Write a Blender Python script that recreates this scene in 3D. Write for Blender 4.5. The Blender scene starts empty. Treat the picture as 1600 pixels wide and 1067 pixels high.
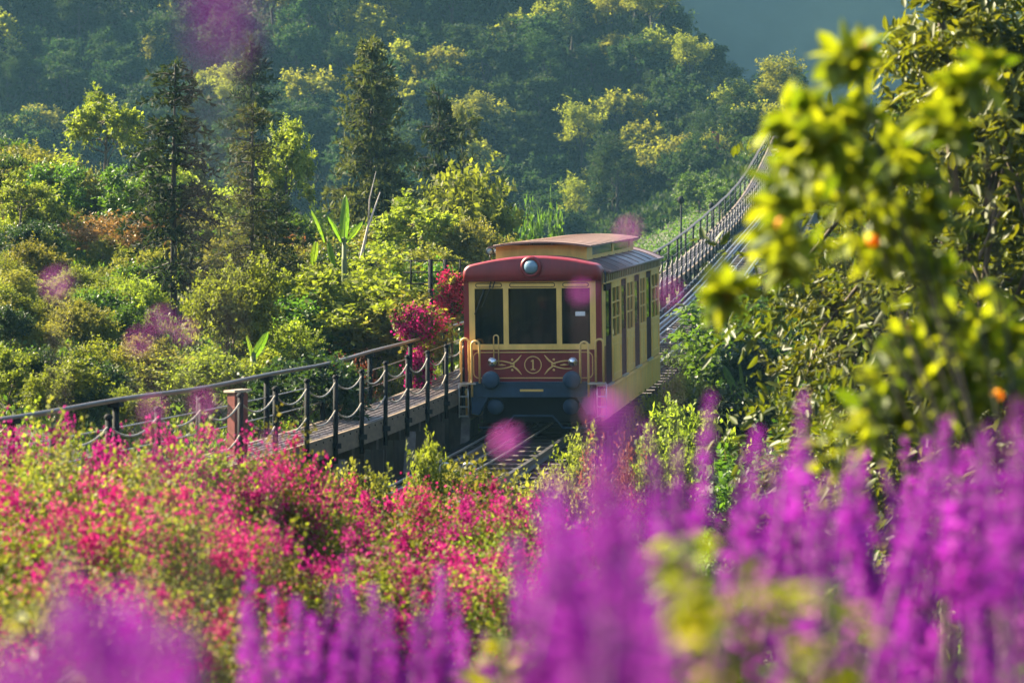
import bpy, math, random
import numpy as np
from mathutils import Vector, Matrix, noise

R = math.radians
random.seed(7)
C = bpy.context.scene.collection
sc = bpy.context.scene

# ------------------------------------------------------------------ camera
PITCH = R(1.5)
FPX = 4000.0                      # focal length in pixels of the 1600 wide photograph
cam_d = bpy.data.cameras.new('camera'); cam = bpy.data.objects.new('camera', cam_d); C.objects.link(cam)
cam_d.lens = 90; cam_d.sensor_width = 36; cam_d.clip_start = 0.1; cam_d.clip_end = 3000
cam.location = (0, 0, 0); cam.rotation_euler = (R(90) + PITCH, 0, 0)
cam_d.dof.use_dof = True; cam_d.dof.focus_distance = 54.0; cam_d.dof.aperture_fstop = 2.8
sc.camera = cam

# ------------------------------------------------------------------ light
SUN_EL, SUN_AZ = R(38), R(66)     # azimuth measured from straight ahead towards the left
S = Vector((-math.sin(SUN_AZ)*math.cos(SUN_EL), math.cos(SUN_AZ)*math.cos(SUN_EL), math.sin(SUN_EL)))
w = bpy.data.worlds.new('World'); sc.world = w; w.use_nodes = True
nt = w.node_tree; nt.nodes.clear()
sky = nt.nodes.new('ShaderNodeTexSky'); sky.sky_type = 'NISHITA'; sky.sun_disc = False
sky.sun_elevation = SUN_EL; sky.sun_rotation = 2*math.pi - SUN_AZ
bg = nt.nodes.new('ShaderNodeBackground'); bg.inputs[1].default_value = 0.06
wo = nt.nodes.new('ShaderNodeOutputWorld')
nt.links.new(sky.outputs[0], bg.inputs[0]); nt.links.new(bg.outputs[0], wo.inputs[0])
sun_d = bpy.data.lights.new('sun', 'SUN'); sun_d.energy = 5.0; sun_d.angle = R(0.5); sun_d.color = (1.0, 0.85, 0.60)
sun = bpy.data.objects.new('sun', sun_d); C.objects.link(sun); sun.rotation_euler = S.to_track_quat('Z', 'Y').to_euler()
sun.location = S*100
sc.view_settings.view_transform = 'Standard'; sc.view_settings.look = 'None'
sc.view_settings.exposure = 2.5; sc.view_settings.gamma = 1; sc.view_settings.use_curve_mapping = False
cy = sc.cycles
cy.max_bounces = 6; cy.diffuse_bounces = 3; cy.glossy_bounces = 3; cy.transmission_bounces = 4
cy.transparent_max_bounces = 12; cy.volume_bounces = 0; cy.use_denoising = True
cy.caustics_reflective = False; cy.caustics_refractive = False; cy.sample_clamp_indirect = 4

# ------------------------------------------------------------------ helpers
def at(px, py, Y):
    """world point that the photograph shows at pixel (px, py), Y metres away"""
    x = (px - 800)/FPX; v = (533.5 - py)/FPX
    t = math.tan(math.atan(v) + PITCH)
    return Vector((x*Y, Y, t*Y))

def interp(xs, ys):
    xs = np.array(xs, float); ys = np.array(ys, float)
    d = np.gradient(ys, xs)
    def f(q):
        q = np.asarray(q, float)
        i = np.clip(np.searchsorted(xs, q) - 1, 0, len(xs) - 2)
        h = xs[i+1] - xs[i]; t = np.clip((q - xs[i])/h, -2, 3)
        tc = np.clip(t, 0, 1)
        a = ys[i]*(2*tc**3 - 3*tc**2 + 1) + d[i]*h*(tc**3 - 2*tc**2 + tc) + ys[i+1]*(-2*tc**3 + 3*tc**2) + d[i+1]*h*(tc**3 - tc**2)
        a = a + np.where(t < 0, d[i]*h*t, 0) + np.where(t > 1, d[i+1]*h*(t - 1), 0)
        return a
    return f

ZH = interp([15, 27.7, 33, 39.9, 45.2, 49.4, 60, 75, 91, 110, 136, 152.6, 175], [-.6, .02, .30, .73, 1.14, 1.52, 2.55, 4.0, 5.68, 8.3, 12.5, 16, 21.4])
RD = interp([15, 47, 62, 80, 95, 120, 175], [1.78, 1.78, 1.75, 1.5, 1.15, 1.1, 1.1])
def zh(Y): return float(ZH(Y))                 # top of the handrail
def zd(Y): return float(ZH(Y)) - 0.90          # walkway deck
def zr(Y): return float(ZH(Y) - RD(Y))         # top of the rails
def xt(Y): return -7.13 + .16*Y
def Q(Y, u, z):                                # a point u metres right of the track's centre line
    return Vector((xt(Y) + u*.987, Y - u*.158, z))

def sstep(a, b, x):
    t = np.clip((x - a)/(b - a), 0, 1); return t*t*(3 - 2*t)
def smin(a, b, k):
    h = np.clip(.5 + .5*(b - a)/k, 0, 1); return b*(1 - h) + a*h - k*h*(1 - h)
def smax(a, b, k): return -smin(-a, -b, k)

def ground(x, Y):
    x = np.asarray(x, float); Y = np.asarray(Y, float)
    u = x - (-7.13 + .16*Y)
    Yc = np.clip(Y, 20, 185)
    rail = ZH(Yc) - RD(Yc); deck = ZH(Yc) - .9
    near = np.interp(Y, [-30, 5, 10, 18, 26], [-1.3, -1.35, -1.8, -2.5, -2.9])
    base = rail - 1.35
    base = near*(1 - sstep(24, 36, Y)) + base*sstep(24, 36, Y)
    lf = sstep(24, 38, Y)
    left = deck - .45 + .2*np.clip(-u - 2.9, 0, 26)
    crest = 66 + 10*sstep(2, -12, x)
    left = left - .5*np.clip(Y - crest, 0, 60)
    left = smax(left, np.full_like(left, -6.0), 4)
    right = base - .1*np.clip(u - 1.5, 0, 30)
    wl = sstep(-1.6, -2.9, u)*lf
    g = left*wl + right*(1 - wl)
    # behind the crest the left side falls to a valley; under the track a low embankment carries the line
    far = sstep(95, 125, Y)
    emb = rail - 1.6 - .55*np.clip(np.abs(u) - 2.0, 0, 40)
    emb = smax(emb, np.full_like(emb, -8.0), 4)
    g = np.where(u > -2.0, g*(1 - far) + emb*far, smax(g, emb, 2)*far + g*(1 - far))
    back = -1.3 + .4*np.clip(-20 - Y, 0, 50)  # unseen rise behind the camera, added to block sky light and darken reflections
    g = np.where(Y < -10, smax(g, back, 1.0), g)
    # the steep hill behind
    hill = .76*(Y - 170)
    spur = 31 - 1.5*(x - 11) + .05*(Y - 190)
    hill = smin(hill, spur, 5)
    hill = hill + 1.6*np.sin(x*.16 + Y*.05)*sstep(165, 185, Y)
    hill = smin(hill, np.full_like(hill, 70.0), 10)
    g = smax(g, hill, 3)
    g = g + .12*np.sin(x*1.3 + .7*Y) * np.cos(.9*Y - .5*x)*sstep(26, 40, Y)*sstep(-3.2, -5, u)
    return g
def gz(x, Y): return float(ground(x, Y))

def setp(o, label=None, cat=None, group=None, kind=None):
    if label: o['label'] = label
    if cat: o['category'] = cat
    if group: o['group'] = group
    if kind: o['kind'] = kind
    return o

def empty(name, loc, label=None, cat=None, group=None, rot=(0, 0, 0), scale=1.0, kind=None):
    o = bpy.data.objects.new(name, None); C.objects.link(o)
    o.location = loc; o.rotation_euler = rot
    o.scale = (scale, scale, scale) if not hasattr(scale, '__len__') else scale
    o.empty_display_size = .1
    return setp(o, label, cat, group, kind)

def link(name, mesh, parent=None, loc=None, rot=None, scale=None, **k):
    o = bpy.data.objects.new(name, mesh); C.objects.link(o)
    if parent is not None: o.parent = parent
    if loc is not None: o.location = loc
    if rot is not None: o.rotation_euler = rot
    if scale is not None: o.scale = scale
    return setp(o, **k)

class MB:
    """collects shapes; build() links them as one mesh object"""
    def __init__(s): s.v, s.f, s.m, s.sm = [], [], [], []
    def add(s, vs, fs, mi=0, smooth=False):
        b = len(s.v); s.v.extend(tuple(p) for p in vs)
        for f in fs: s.f.append(tuple(b + i for i in f)); s.m.append(mi); s.sm.append(smooth)
        return s
    def box(s, x0, x1, y0, y1, z0, z1, mi=0, M=None):
        vs = [Vector((x, y, z)) for z in (z0, z1) for y in (y0, y1) for x in (x0, x1)]
        if M is not None: vs = [M @ p for p in vs]
        return s.add(vs, [(0, 2, 3, 1), (4, 5, 7, 6), (0, 1, 5, 4), (2, 6, 7, 3), (0, 4, 6, 2), (1, 3, 7, 5)], mi)
    def beam(s, a, b, wd, hg, mi=0, up=Vector((0, 0, 1))):
        a, b = Vector(a), Vector(b); d = (b - a).normalized()
        sd = d.cross(up).normalized(); upv = sd.cross(d)
        vs = []
        for p in (a, b):
            for i, j in ((-1, -1), (1, -1), (1, 1), (-1, 1)):
                vs.append(p + sd*(i*wd/2) + upv*(j*hg/2))
        return s.add(vs, [(3, 2, 1, 0), (4, 5, 6, 7), (0, 1, 5, 4), (1, 2, 6, 5), (2, 3, 7, 6), (3, 0, 4, 7)], mi)
    def tube(s, pts, r, n=6, closed=False, mi=0, caps=True):
        pts = [Vector(p) for p in pts]; N = len(pts)
        rs = r if hasattr(r, '__len__') else [r]*N
        tang = []
        for i in range(N):
            a = pts[(i - 1) % N] if (closed or i) else pts[0]
            b = pts[(i + 1) % N] if (closed or i < N - 1) else pts[-1]
            t = (b - a); tang.append(t.normalized() if t.length > 1e-9 else Vector((0, 0, 1)))
        ref = Vector((0, 0, 1)) if abs(tang[0].z) < .9 else Vector((1, 0, 0))
        nv = (ref - tang[0]*ref.dot(tang[0])).normalized()
        vs = []
        for i in range(N):
            nv = (nv - tang[i]*nv.dot(tang[i]))
            nv = nv.normalized() if nv.length > 1e-6 else tang[i].orthogonal().normalized()
            bv = tang[i].cross(nv)
            for k in range(n):
                a = 2*math.pi*k/n
                vs.append(pts[i] + (nv*math.cos(a) + bv*math.sin(a))*rs[i])
        fs = []
        for i in range(N if closed else N - 1):
            j = (i + 1) % N
            for k in range(n):
                l = (k + 1) % n
                fs.append((i*n + k, i*n + l, j*n + l, j*n + k))
        s.add(vs, fs, mi, True)
        if caps and not closed:
            b = len(s.v) - N*n
            s.f.append(tuple(b + k for k in reversed(range(n)))); s.m.append(mi); s.sm.append(False)
            s.f.append(tuple(b + (N - 1)*n + k for k in range(n))); s.m.append(mi); s.sm.append(False)
        return s
    def lathe(s, prof, org, axis, n=20, mi=0):
        org, axis = Vector(org), Vector(axis).normalized()
        a = axis.orthogonal().normalized(); b = axis.cross(a)
        vs, fs = [], []
        for r, h in prof:
            for k in range(n):
                t = 2*math.pi*k/n
                vs.append(org + axis*h + (a*math.cos(t) + b*math.sin(t))*max(r, 1e-4))
        for i in range(len(prof) - 1):
            for k in range(n):
                l = (k + 1) % n
                fs.append((i*n + k, i*n + l, (i + 1)*n + l, (i + 1)*n + k))
        return s.add(vs, fs, mi, True)
    def rings(s, rings, mi=0, closed=True, smooth=True, cap0=False, cap1=False):
        n = len(rings[0]); vs = [p for r in rings for p in r]; fs = []
        for i in range(len(rings) - 1):
            for k in range(n if closed else n - 1):
                l = (k + 1) % n
                fs.append((i*n + k, i*n + l, (i + 1)*n + l, (i + 1)*n + k))
        if cap0: fs.append(tuple(reversed(range(n))))
        if cap1: fs.append(tuple((len(rings) - 1)*n + k for k in range(n)))
        return s.add(vs, fs, mi, smooth)
    def mesh(s, name, mats):
        me = bpy.data.meshes.new(name); me.from_pydata(s.v, [], s.f)
        for m in (mats if isinstance(mats, (list, tuple)) else [mats]): me.materials.append(m)
        me.polygons.foreach_set('material_index', s.m); me.polygons.foreach_set('use_smooth', s.sm)
        me.update(); return me
    def build(s, name, mats, parent=None, **k):
        return link(name, s.mesh(name, mats), parent, **k)

# ------------------------------------------------------------------ materials
def nodes(name):
    m = bpy.data.materials.new(name); m.use_nodes = True
    t = m.node_tree; t.nodes.clear()
    o = t.nodes.new('ShaderNodeOutputMaterial')
    return m, t, o
def pmat(name, col, rough=.5, metal=0, var=.25, scale=4.0, spec=.5, bump=0.0, stretch=(1, 1, 1), coat=0, dark=None):
    m, t, o = nodes(name)
    b = t.nodes.new('ShaderNodeBsdfPrincipled')
    tc = t.nodes.new('ShaderNodeTexCoord'); mp = t.nodes.new('ShaderNodeMapping'); mp.inputs['Scale'].default_value = stretch
    nz = t.nodes.new('ShaderNodeTexNoise'); nz.inputs['Scale'].default_value = scale; nz.inputs['Detail'].default_value = 6; nz.inputs['Roughness'].default_value = .65
    rp = t.nodes.new('ShaderNodeValToRGB')
    d = dark or tuple(c*(1 - var) for c in col)
    rp.color_ramp.elements[0].position = .32; rp.color_ramp.elements[0].color = (*d, 1)
    rp.color_ramp.elements[1].position = .68; rp.color_ramp.elements[1].color = (*[min(1, c*(1 + var*.5)) for c in col], 1)
    L = t.links.new
    L(tc.outputs['Object'], mp.inputs[0]); L(mp.outputs[0], nz.inputs['Vector']); L(nz.outputs['Fac'], rp.inputs[0]); L(rp.outputs[0], b.inputs['Base Color'])
    b.inputs['Metallic'].default_value = metal; b.inputs['Specular IOR Level'].default_value = spec
    mr = t.nodes.new('ShaderNodeMapRange'); mr.inputs['To Min'].default_value = max(.05, rough - .12); mr.inputs['To Max'].default_value = min(1, rough + .12)
    L(nz.outputs['Fac'], mr.inputs['Value']); L(mr.outputs[0], b.inputs['Roughness'])
    if coat: b.inputs['Coat Weight'].default_value = coat; b.inputs['Coat Roughness'].default_value = .12
    if bump:
        bp = t.nodes.new('ShaderNodeBump'); bp.inputs['Strength'].default_value = bump; bp.inputs['Distance'].default_value = .02
        L(nz.outputs['Fac'], bp.inputs['Height']); L(bp.outputs[0], b.inputs['Normal'])
    L(b.outputs[0], o.inputs[0])
    return m
def leafmat(name, lo, hi, trans, tw=.45, objvar=.3, rough=.5, spec=.35):
    """leaf: colour runs lo..hi by the leaf's own tint, light passes through it"""
    m, t, o = nodes(name); L = t.links.new
    at_ = t.nodes.new('ShaderNodeAttribute'); at_.attribute_name = 'tint'
    oi = t.nodes.new('ShaderNodeObjectInfo')
    mx = t.nodes.new('ShaderNodeMix'); mx.data_type = 'RGBA'
    mx.inputs['A'].default_value = (*lo, 1); mx.inputs['B'].default_value = (*hi, 1)
    L(at_.outputs['Fac'], mx.inputs['Factor'])
    mr = t.nodes.new('ShaderNodeMapRange'); mr.inputs['To Min'].default_value = 1 - objvar; mr.inputs['To Max'].default_value = 1 + objvar
    L(oi.outputs['Random'], mr.inputs['Value'])
    hs = t.nodes.new('ShaderNodeHueSaturation'); L(mr.outputs[0], hs.inputs['Value']); L(mx.outputs['Result'], hs.inputs['Color'])
    mh = t.nodes.new('ShaderNodeMapRange'); mh.inputs['To Min'].default_value = .485; mh.inputs['To Max'].default_value = .515
    L(oi.outputs['Random'], mh.inputs['Value']); L(mh.outputs[0], hs.inputs['Hue'])
    b = t.nodes.new('ShaderNodeBsdfPrincipled'); b.inputs['Roughness'].default_value = rough; b.inputs['Specular IOR Level'].default_value = spec
    L(hs.outputs[0], b.inputs['Base Color'])
    tr = t.nodes.new('ShaderNodeBsdfTranslucent')
    mt = t.nodes.new('ShaderNodeMix'); mt.data_type = 'RGBA'; mt.blend_type = 'MULTIPLY'; mt.inputs['Factor'].default_value = 1
    L(hs.outputs[0], mt.inputs['A']); mt.inputs['B'].default_value = (*trans, 1); L(mt.outputs['Result'], tr.inputs['Color'])
    ms = t.nodes.new('ShaderNodeMixShader'); ms.inputs[0].default_value = tw
    L(b.outputs[0], ms.inputs[1]); L(tr.outputs[0], ms.inputs[2]); L(ms.outputs[0], o.inputs[0])
    return m

G = {}
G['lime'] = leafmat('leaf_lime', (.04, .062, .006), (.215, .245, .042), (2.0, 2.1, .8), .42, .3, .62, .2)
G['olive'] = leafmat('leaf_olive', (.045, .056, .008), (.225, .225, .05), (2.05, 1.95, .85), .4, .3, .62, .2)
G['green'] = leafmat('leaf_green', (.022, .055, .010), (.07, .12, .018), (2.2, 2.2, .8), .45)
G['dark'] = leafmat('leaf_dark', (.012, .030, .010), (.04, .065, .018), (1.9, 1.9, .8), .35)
G['conifer'] = leafmat('needle', (.007, .018, .008), (.034, .050, .017), (1.7, 1.7, .8), .3, .3, .7, .15)
G['conifer_olive'] = leafmat('needle_olive', (.014, .024, .009), (.070, .078, .024), (1.8, 1.7, .8), .35, .3, .7, .15)
G['dry'] = leafmat('leaf_dry', (.10, .06, .025), (.17, .10, .04), (1.7, 1.4, .8), .4)
G['rust'] = leafmat('leaf_rust', (.10, .035, .015), (.16, .07, .03), (1.7, 1.2, .8), .4)
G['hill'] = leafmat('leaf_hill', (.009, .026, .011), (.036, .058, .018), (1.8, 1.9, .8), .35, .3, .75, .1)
G['hill_lit'] = leafmat('leaf_hill_lit', (.07, .09, .014), (.19, .185, .03), (2.0, 2.0, .8), .5, .3, .75, .1)  # brighter copy of the hill leaf: sunlight on crowns put into the colour
G['grass'] = leafmat('grass_blade', (.05, .085, .010), (.13, .16, .022), (2.2, 2.2, .8), .4, .3, .8, .08)
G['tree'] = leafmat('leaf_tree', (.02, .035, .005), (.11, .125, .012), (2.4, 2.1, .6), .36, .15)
G['near'] = leafmat('leaf_near', (.05, .08, .006), (.19, .21, .014), (2.5, 2.2, .6), .45, .15)
G['banana'] = leafmat('leaf_banana', (.045, .09, .010), (.085, .14, .018), (2.4, 2.4, .7), .5, .1, .35)
G['bract'] = leafmat('bract_pink', (.14, .002, .04), (.50, .020, .19), (1.4, 1.2, 1.5), .3, .2, .7, .1)
G['bract_red'] = leafmat('bract_crimson', (.20, .006, .035), (.40, .03, .10), (1.5, 1.2, 1.2), .45, .1, .7, .1)
G['salvia'] = leafmat('salvia_petal', (.016, .0012, .042), (.38, .040, .44), (1.5, 1.3, 1.5), .22, .45, .8, .05)
G['lilac'] = leafmat('petal_lilac', (.42, .07, .40), (.68, .20, .62), (1.3, 1.2, 1.3), .5, .1, .8, .05)
G['orange'] = leafmat('petal_orange', (.7, .30, .01), (.85, .42, .02), (1.2, 1.1, .8), .4)
bark = pmat('bark', (.10, .075, .05), .9, scale=9, var=.5, bump=.5)
bark_dark = pmat('bark_dark', (.035, .028, .022), .9, scale=9, var=.5)
bark_pale = pmat('bark_pale', (.42, .36, .30), .8, scale=9, var=.4)
stem_m = pmat('green_stem', (.08, .11, .03), .7, scale=12)
stem_p = pmat('salvia_stem', (.16, .09, .12), .7, scale=12)
soil = pmat('soil', (.030, .034, .012), .95, scale=1.3, var=.5, bump=.4)
M_red = pmat('maroon_paint', (.21, .007, .013), .42, var=.34, scale=3.2, coat=.08, stretch=(1, 1, .35))
M_yel = pmat('ochre_paint', (.86, .52, .13), .42, var=.24, scale=3.5, coat=.15, stretch=(1, 1, .3))
M_gold = pmat('gold_line', (.78, .48, .15), .4, var=.12, scale=8)
M_band = pmat('bronze_band', (.26, .16, .055), .4, var=.5, scale=7)
M_blue = pmat('slate_blue_paint', (.022, .052, .092), .5, var=.35, scale=4, spec=.3)
M_under = pmat('underframe_shade', (.008, .010, .012), .85, var=.4, scale=5, spec=.08)  # near-black: the shadow under the car is put into the colour
M_roof = pmat('roof_canvas', (.17, .10, .085), .42, var=.35, scale=3.5)
M_mroof = pmat('monitor_roof_red', (.20, .12, .09), .6, var=.3, scale=3)
M_door = pmat('door_maroon', (.045, .007, .010), .75, var=.3, scale=3, spec=.15)
M_int = pmat('interior_dark', (.03, .022, .015), .7, var=.4, scale=3)
M_seat = pmat('seat_brown', (.22, .11, .05), .6, var=.4, scale=5)
M_chrome = pmat('chrome', (.7, .7, .72), .18, metal=1, var=.1)
M_alu = pmat('bright_steel', (.62, .60, .56), .35, metal=.7, var=.2, scale=10)
M_lens = pmat('lens_blue', (.16, .26, .33), .12, var=.1, coat=.6)
M_white = pmat('paper_white', (.75, .72, .72), .7, var=.05)
M_black = pmat('black_rubber', (.012, .012, .014), .5, var=.3)
M_steel = pmat('dark_steel', (.009, .011, .014), .75, var=.6, scale=14, spec=.12)
M_pipe = pmat('handrail_pipe', (.13, .105, .085), .45, metal=.35, var=.3, scale=10)
M_rope = pmat('chain_rope', (.30, .27, .22), .45, var=.35, scale=60)
M_rail = pmat('rail_steel', (.26, .25, .25), .36, metal=.85, var=.35, scale=8)
M_cable = pmat('haul_cable', (.42, .40, .38), .35, metal=.7, var=.3, scale=30)
M_sleep = pmat('sleeper_timber', (.065, .052, .045), .8, var=.5, scale=6, bump=.3)
M_gird = pmat('girder_steel', (.10, .075, .055), .7, var=.5, scale=4)
M_fascia = pmat('fascia_board', (.16, .115, .075), .75, var=.45, scale=5, stretch=(1, 1, 3), bump=.3)
M_post = pmat('trestle_timber', (.07, .055, .042), .85, var=.5, scale=5, stretch=(3, 3, .6), bump=.4)
M_grate = pmat('walkway_grating', (.30, .25, .24), .42, metal=.7, var=.25, scale=7)
M_box = pmat('cabinet_red', (.13, .022, .017), .5, var=.3, scale=4)
M_mount = pmat('mountain_forest', (.010, .018, .016), .95, spec=0, var=.5, scale=.06)
def glassmat():
    m, t, o = nodes('tinted_glass'); L = t.links.new
    tr = t.nodes.new('ShaderNodeBsdfTransparent'); tr.inputs[0].default_value = (.15, .17, .155, 1)
    gl = t.nodes.new('ShaderNodeBsdfGlossy'); gl.inputs['Roughness'].default_value = .04; gl.inputs[0].default_value = (.7, .72, .72, 1)
    fr = t.nodes.new('ShaderNodeFresnel'); fr.inputs[0].default_value = 1.48
    ms = t.nodes.new('ShaderNodeMixShader'); L(fr.outputs[0], ms.inputs[0]); L(tr.outputs[0], ms.inputs[1]); L(gl.outputs[0], ms.inputs[2]); L(ms.outputs[0], o.inputs[0])
    return m
M_glass = glassmat()

# ------------------------------------------------------------------ foliage meshes
def norm(a): return a/np.maximum(np.linalg.norm(a, axis=-1, keepdims=True), 1e-9)
def leafcloud(name, mat, c, d, nr, L, W, tint, fold=.18, hexa=False):
    """one small folded leaf face per row of c; d its direction, nr its normal"""
    c = np.asarray(c, float); N = len(c); d = norm(d); s = norm(np.cross(d, nr)); nr = norm(np.cross(s, d))
    L = np.broadcast_to(L, (N,))[:, None]; W = np.broadcast_to(W, (N,))[:, None]
    if hexa:
        k = 6
        v = np.stack([c, c + d*L*.32 + s*W*.46 + nr*W*fold, c + d*L*.70 + s*W*.36 + nr*W*fold*.6 - nr*L*.03, c + d*L - nr*L*.10,
                      c + d*L*.70 - s*W*.36 + nr*W*fold*.6 - nr*L*.03, c + d*L*.32 - s*W*.46 + nr*W*fold], 1).reshape(-1, 3)
        loc = np.array([[0, 1, 2, 3], [0, 3, 4, 5]])
    else:
        k = 4
        v = np.stack([c, c + d*L*.48 + s*W*.5 + nr*W*fold, c + d*L, c + d*L*.48 - s*W*.5 + nr*W*fold], 1).reshape(-1, 3)
        loc = np.array([[0, 1, 2, 3]])
    F = (np.arange(N)[:, None, None]*k + loc[None]).reshape(-1)
    nf = N*len(loc)
    me = bpy.data.meshes.new(name)
    me.vertices.add(len(v)); me.vertices.foreach_set('co', v.astype(np.float32).ravel())
    me.loops.add(len(F)); me.loops.foreach_set('vertex_index', F.astype(np.int32))
    me.polygons.add(nf); me.polygons.foreach_set('loop_start', np.arange(nf, dtype=np.int32)*4)
    me.polygons.foreach_set('loop_total', np.full(nf, 4, np.int32))
    a = me.attributes.new('tint', 'FLOAT', 'FACE'); a.data.foreach_set('value', np.repeat(np.clip(tint, 0, 1), len(loc)).astype(np.float32))
    me.materials.append(mat); me.update(calc_edges=True)
    return me
def sph(rng, n):
    return norm(rng.normal(size=(n, 3)))
def sprigs(rng, org, dr, ln, n, t0=.2, droop=.15, spread=.9, up=.25):
    """leaves set round thin shoots: position, direction, normal"""
    Ns = len(org); t = t0 + (1 - t0)*(np.arange(n)[None] + rng.random((Ns, n)))/n
    p = org[:, None] + dr[:, None]*(ln[:, None]*t)[..., None]
    p[..., 2] -= droop*ln[:, None]*t**2
    side = np.cross(np.broadcast_to(dr[:, None], p.shape), sph(rng, Ns*n).reshape(Ns, n, 3))
    d = norm(dr[:, None]*.55 + norm(side)*spread + np.array([0, 0, -.12]))
    nr = norm(rng.normal(size=p.shape)*.55 + np.array([0, 0, 1.0])*(.5 + up))
    return p.reshape(-1, 3), d.reshape(-1, 3), nr.reshape(-1, 3), np.repeat(np.arange(Ns), n)
def crown(seed, rx, ry, rz, K, S_, n, L, W, mat, name='foliage', z0=0.0, clump=.42, low=-.35, droop=.15, upb=.35, hexa=False, openness=.0, flat=1.0):
    """a crown of clumps; every clump a burst of leafy shoots; returns mesh and the clump centres"""
    rng = np.random.default_rng(seed)
    dirs = sph(rng, K*3); dirs = dirs[dirs[:, 2] > low][:K]
    rad = (.45 + .5*rng.random(len(dirs)))[:, None]
    cen = dirs*rad*np.array([rx, ry, rz]) + np.array([0, 0, z0])
    cr = clump*min(rx, ry, rz*1.2)*(.65 + .7*rng.random(len(dirs)))
    K = len(dirs)
    org = np.repeat(cen, S_, 0) + rng.normal(size=(K*S_, 3))*.22*np.repeat(cr, S_)[:, None]
    dr = norm(sph(rng, K*S_) + np.repeat(dirs, S_, 0)*.45 + np.array([0, 0, upb])); dr[:, 2] *= flat; dr = norm(dr)
    ln = np.repeat(cr, S_)*(.55 + .75*rng.random(K*S_)**1.5*1.3)
    p, d, nr, si = sprigs(rng, org, dr, ln, n, droop=droop)
    ct = rng.random(K); tint = .35*np.repeat(ct, S_)[si] + .35*rng.random(K*S_)[si] + .3*rng.random(len(p))
    sz = (.6 + .7*rng.random(len(p)))
    return leafcloud(name, mat, p, d, nr, L*sz, W*sz, tint, hexa=hexa), cen
def limbs(seed, h, r, cen, name, mat, z0=0, lean=.1, n=6, maxl=14, splits=.45):
    """tapered trunk with limbs that reach the clumps"""
    rng = random.Random(seed); mb = MB()
    top = Vector((rng.uniform(-lean, lean)*h, rng.uniform(-lean, lean)*h, h))
    mid = Vector((rng.uniform(-lean, lean)*h*.5, rng.uniform(-lean, lean)*h*.5, h*.5))
    P = [Vector((0, 0, z0 - .3)), mid*.5, mid, (mid + top)*.5, top]
    mb.tube(P, [r*1.25, r, r*.85, r*.65, r*.25], n)
    cs = [Vector(c) for c in cen]; rng.shuffle(cs)
    for c in cs[:maxl]:
        t = rng.uniform(splits*.7, .95); k = t*4; i = min(3, int(k)); s0 = P[i].lerp(P[i+1], k - i)
        m1 = s0.lerp(c, .5) + Vector((rng.uniform(-.1, .1)*h, rng.uniform(-.1, .1)*h, -.04*h))
        mb.tube([s0, m1, c], [r*.42, r*.28, r*.1], 5, caps=False)
    return mb.mesh(name, mat)
def conifer(seed, H, wid, mat, tiers, base=.12, dens=1.0, droop=.35, per=6, prof=1.0, nl=(.17, .05), name='foliage', bare=False):
    """whorls of drooping branches with needle sprays"""
    rng = np.random.default_rng(seed); P = []; D = []; Nn = []; T = []
    br = MB()
    br.tube([(0, 0, -.5), (rng.normal()*.03, rng.normal()*.03, H*.5), (0, 0, H)], [H*.017, H*.011, H*.003], 6)
    for i in range(tiers):
        f = (i + rng.random()*.5)/tiers; z = H*(base + (1 - base)*f)
        for k in range(per):
            if rng.random() > dens: continue
            ln = wid*((1 - f)**prof*.92 + .05)*(.65 + .5*rng.random())
            a = 2*math.pi*(k + rng.random()*.8)/per + i*1.1
            o = np.array([0, 0, z + rng.normal()*.06]); h = np.array([math.cos(a), math.sin(a), .30 - .25*(1 - f)])
            nseg = max(3, int(ln/.16)); ts = np.linspace(.12, 1, nseg)
            line = o + h[None]*(ln*ts)[:, None]; line[:, 2] -= droop*ln*ts**2*(1 - .5*f)
            br.tube([Vector(o), Vector(line[nseg//2]), Vector(line[-1])], [H*.004, H*.0026, H*.001], 4, caps=False)
            for j in range(nseg):
                tw = ln*.30*(1 - .5*ts[j]) + .10
                for sgn in (-1, 1):
                    td = norm(np.array([-math.sin(a)*sgn, math.cos(a)*sgn, -.25]) + h*.8 + rng.normal(size=3)*.2)
                    m = max(3, int(tw/.023))
                    tt = (np.arange(m) + rng.random(m))/m
                    pp = line[j] + td*(tw*tt)[:, None]; pp[:, 2] -= .3*tw*tt**2
                    P.append(pp); D.append(norm(td[None] + rng.normal(size=(m, 3))*.6 + np.array([0, 0, .12])))
                    Nn.append(norm(rng.normal(size=(m, 3))*.5 + np.array([0, 0, 1]))); T.append(.5*rng.random() + .5*rng.random(m))
    # leader
    m = 40; zz = H*(1 - .16*rng.random(m)); pp = np.stack([rng.normal(size=m)*.03, rng.normal(size=m)*.03, zz], 1)
    P.append(pp); D.append(norm(rng.normal(size=(m, 3))*.7 + np.array([0, 0, .5]))); Nn.append(sph(rng, m)); T.append(rng.random(m))
    P, D, Nn, T = map(np.concatenate, (P, D, Nn, T)); sz = .7 + .6*rng.random(len(P))
    return leafcloud(name, mat, P, D, Nn, nl[0]*sz, nl[1]*sz, T, fold=.1), br.mesh('trunk', bark_dark)

def top_of(me, q=.995):
    a = np.empty(len(me.vertices)*3, np.float32); me.vertices.foreach_get('co', a)
    return float(np.quantile(a.reshape(-1, 3)[:, 2], q))

def plant(name, label, cat, loc, parts, group=None, rotz=0, scale=1.0, tilt=(0, 0)):
    """a plant: an Empty at its foot with its parts (name, shared mesh, kind)"""
    r = empty(name, loc, label, cat, group, (tilt[0], tilt[1], rotz), scale)
    for p in parts:
        link(p[0], p[1], r, kind=p[2] if len(p) > 2 else None)
    return r

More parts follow.
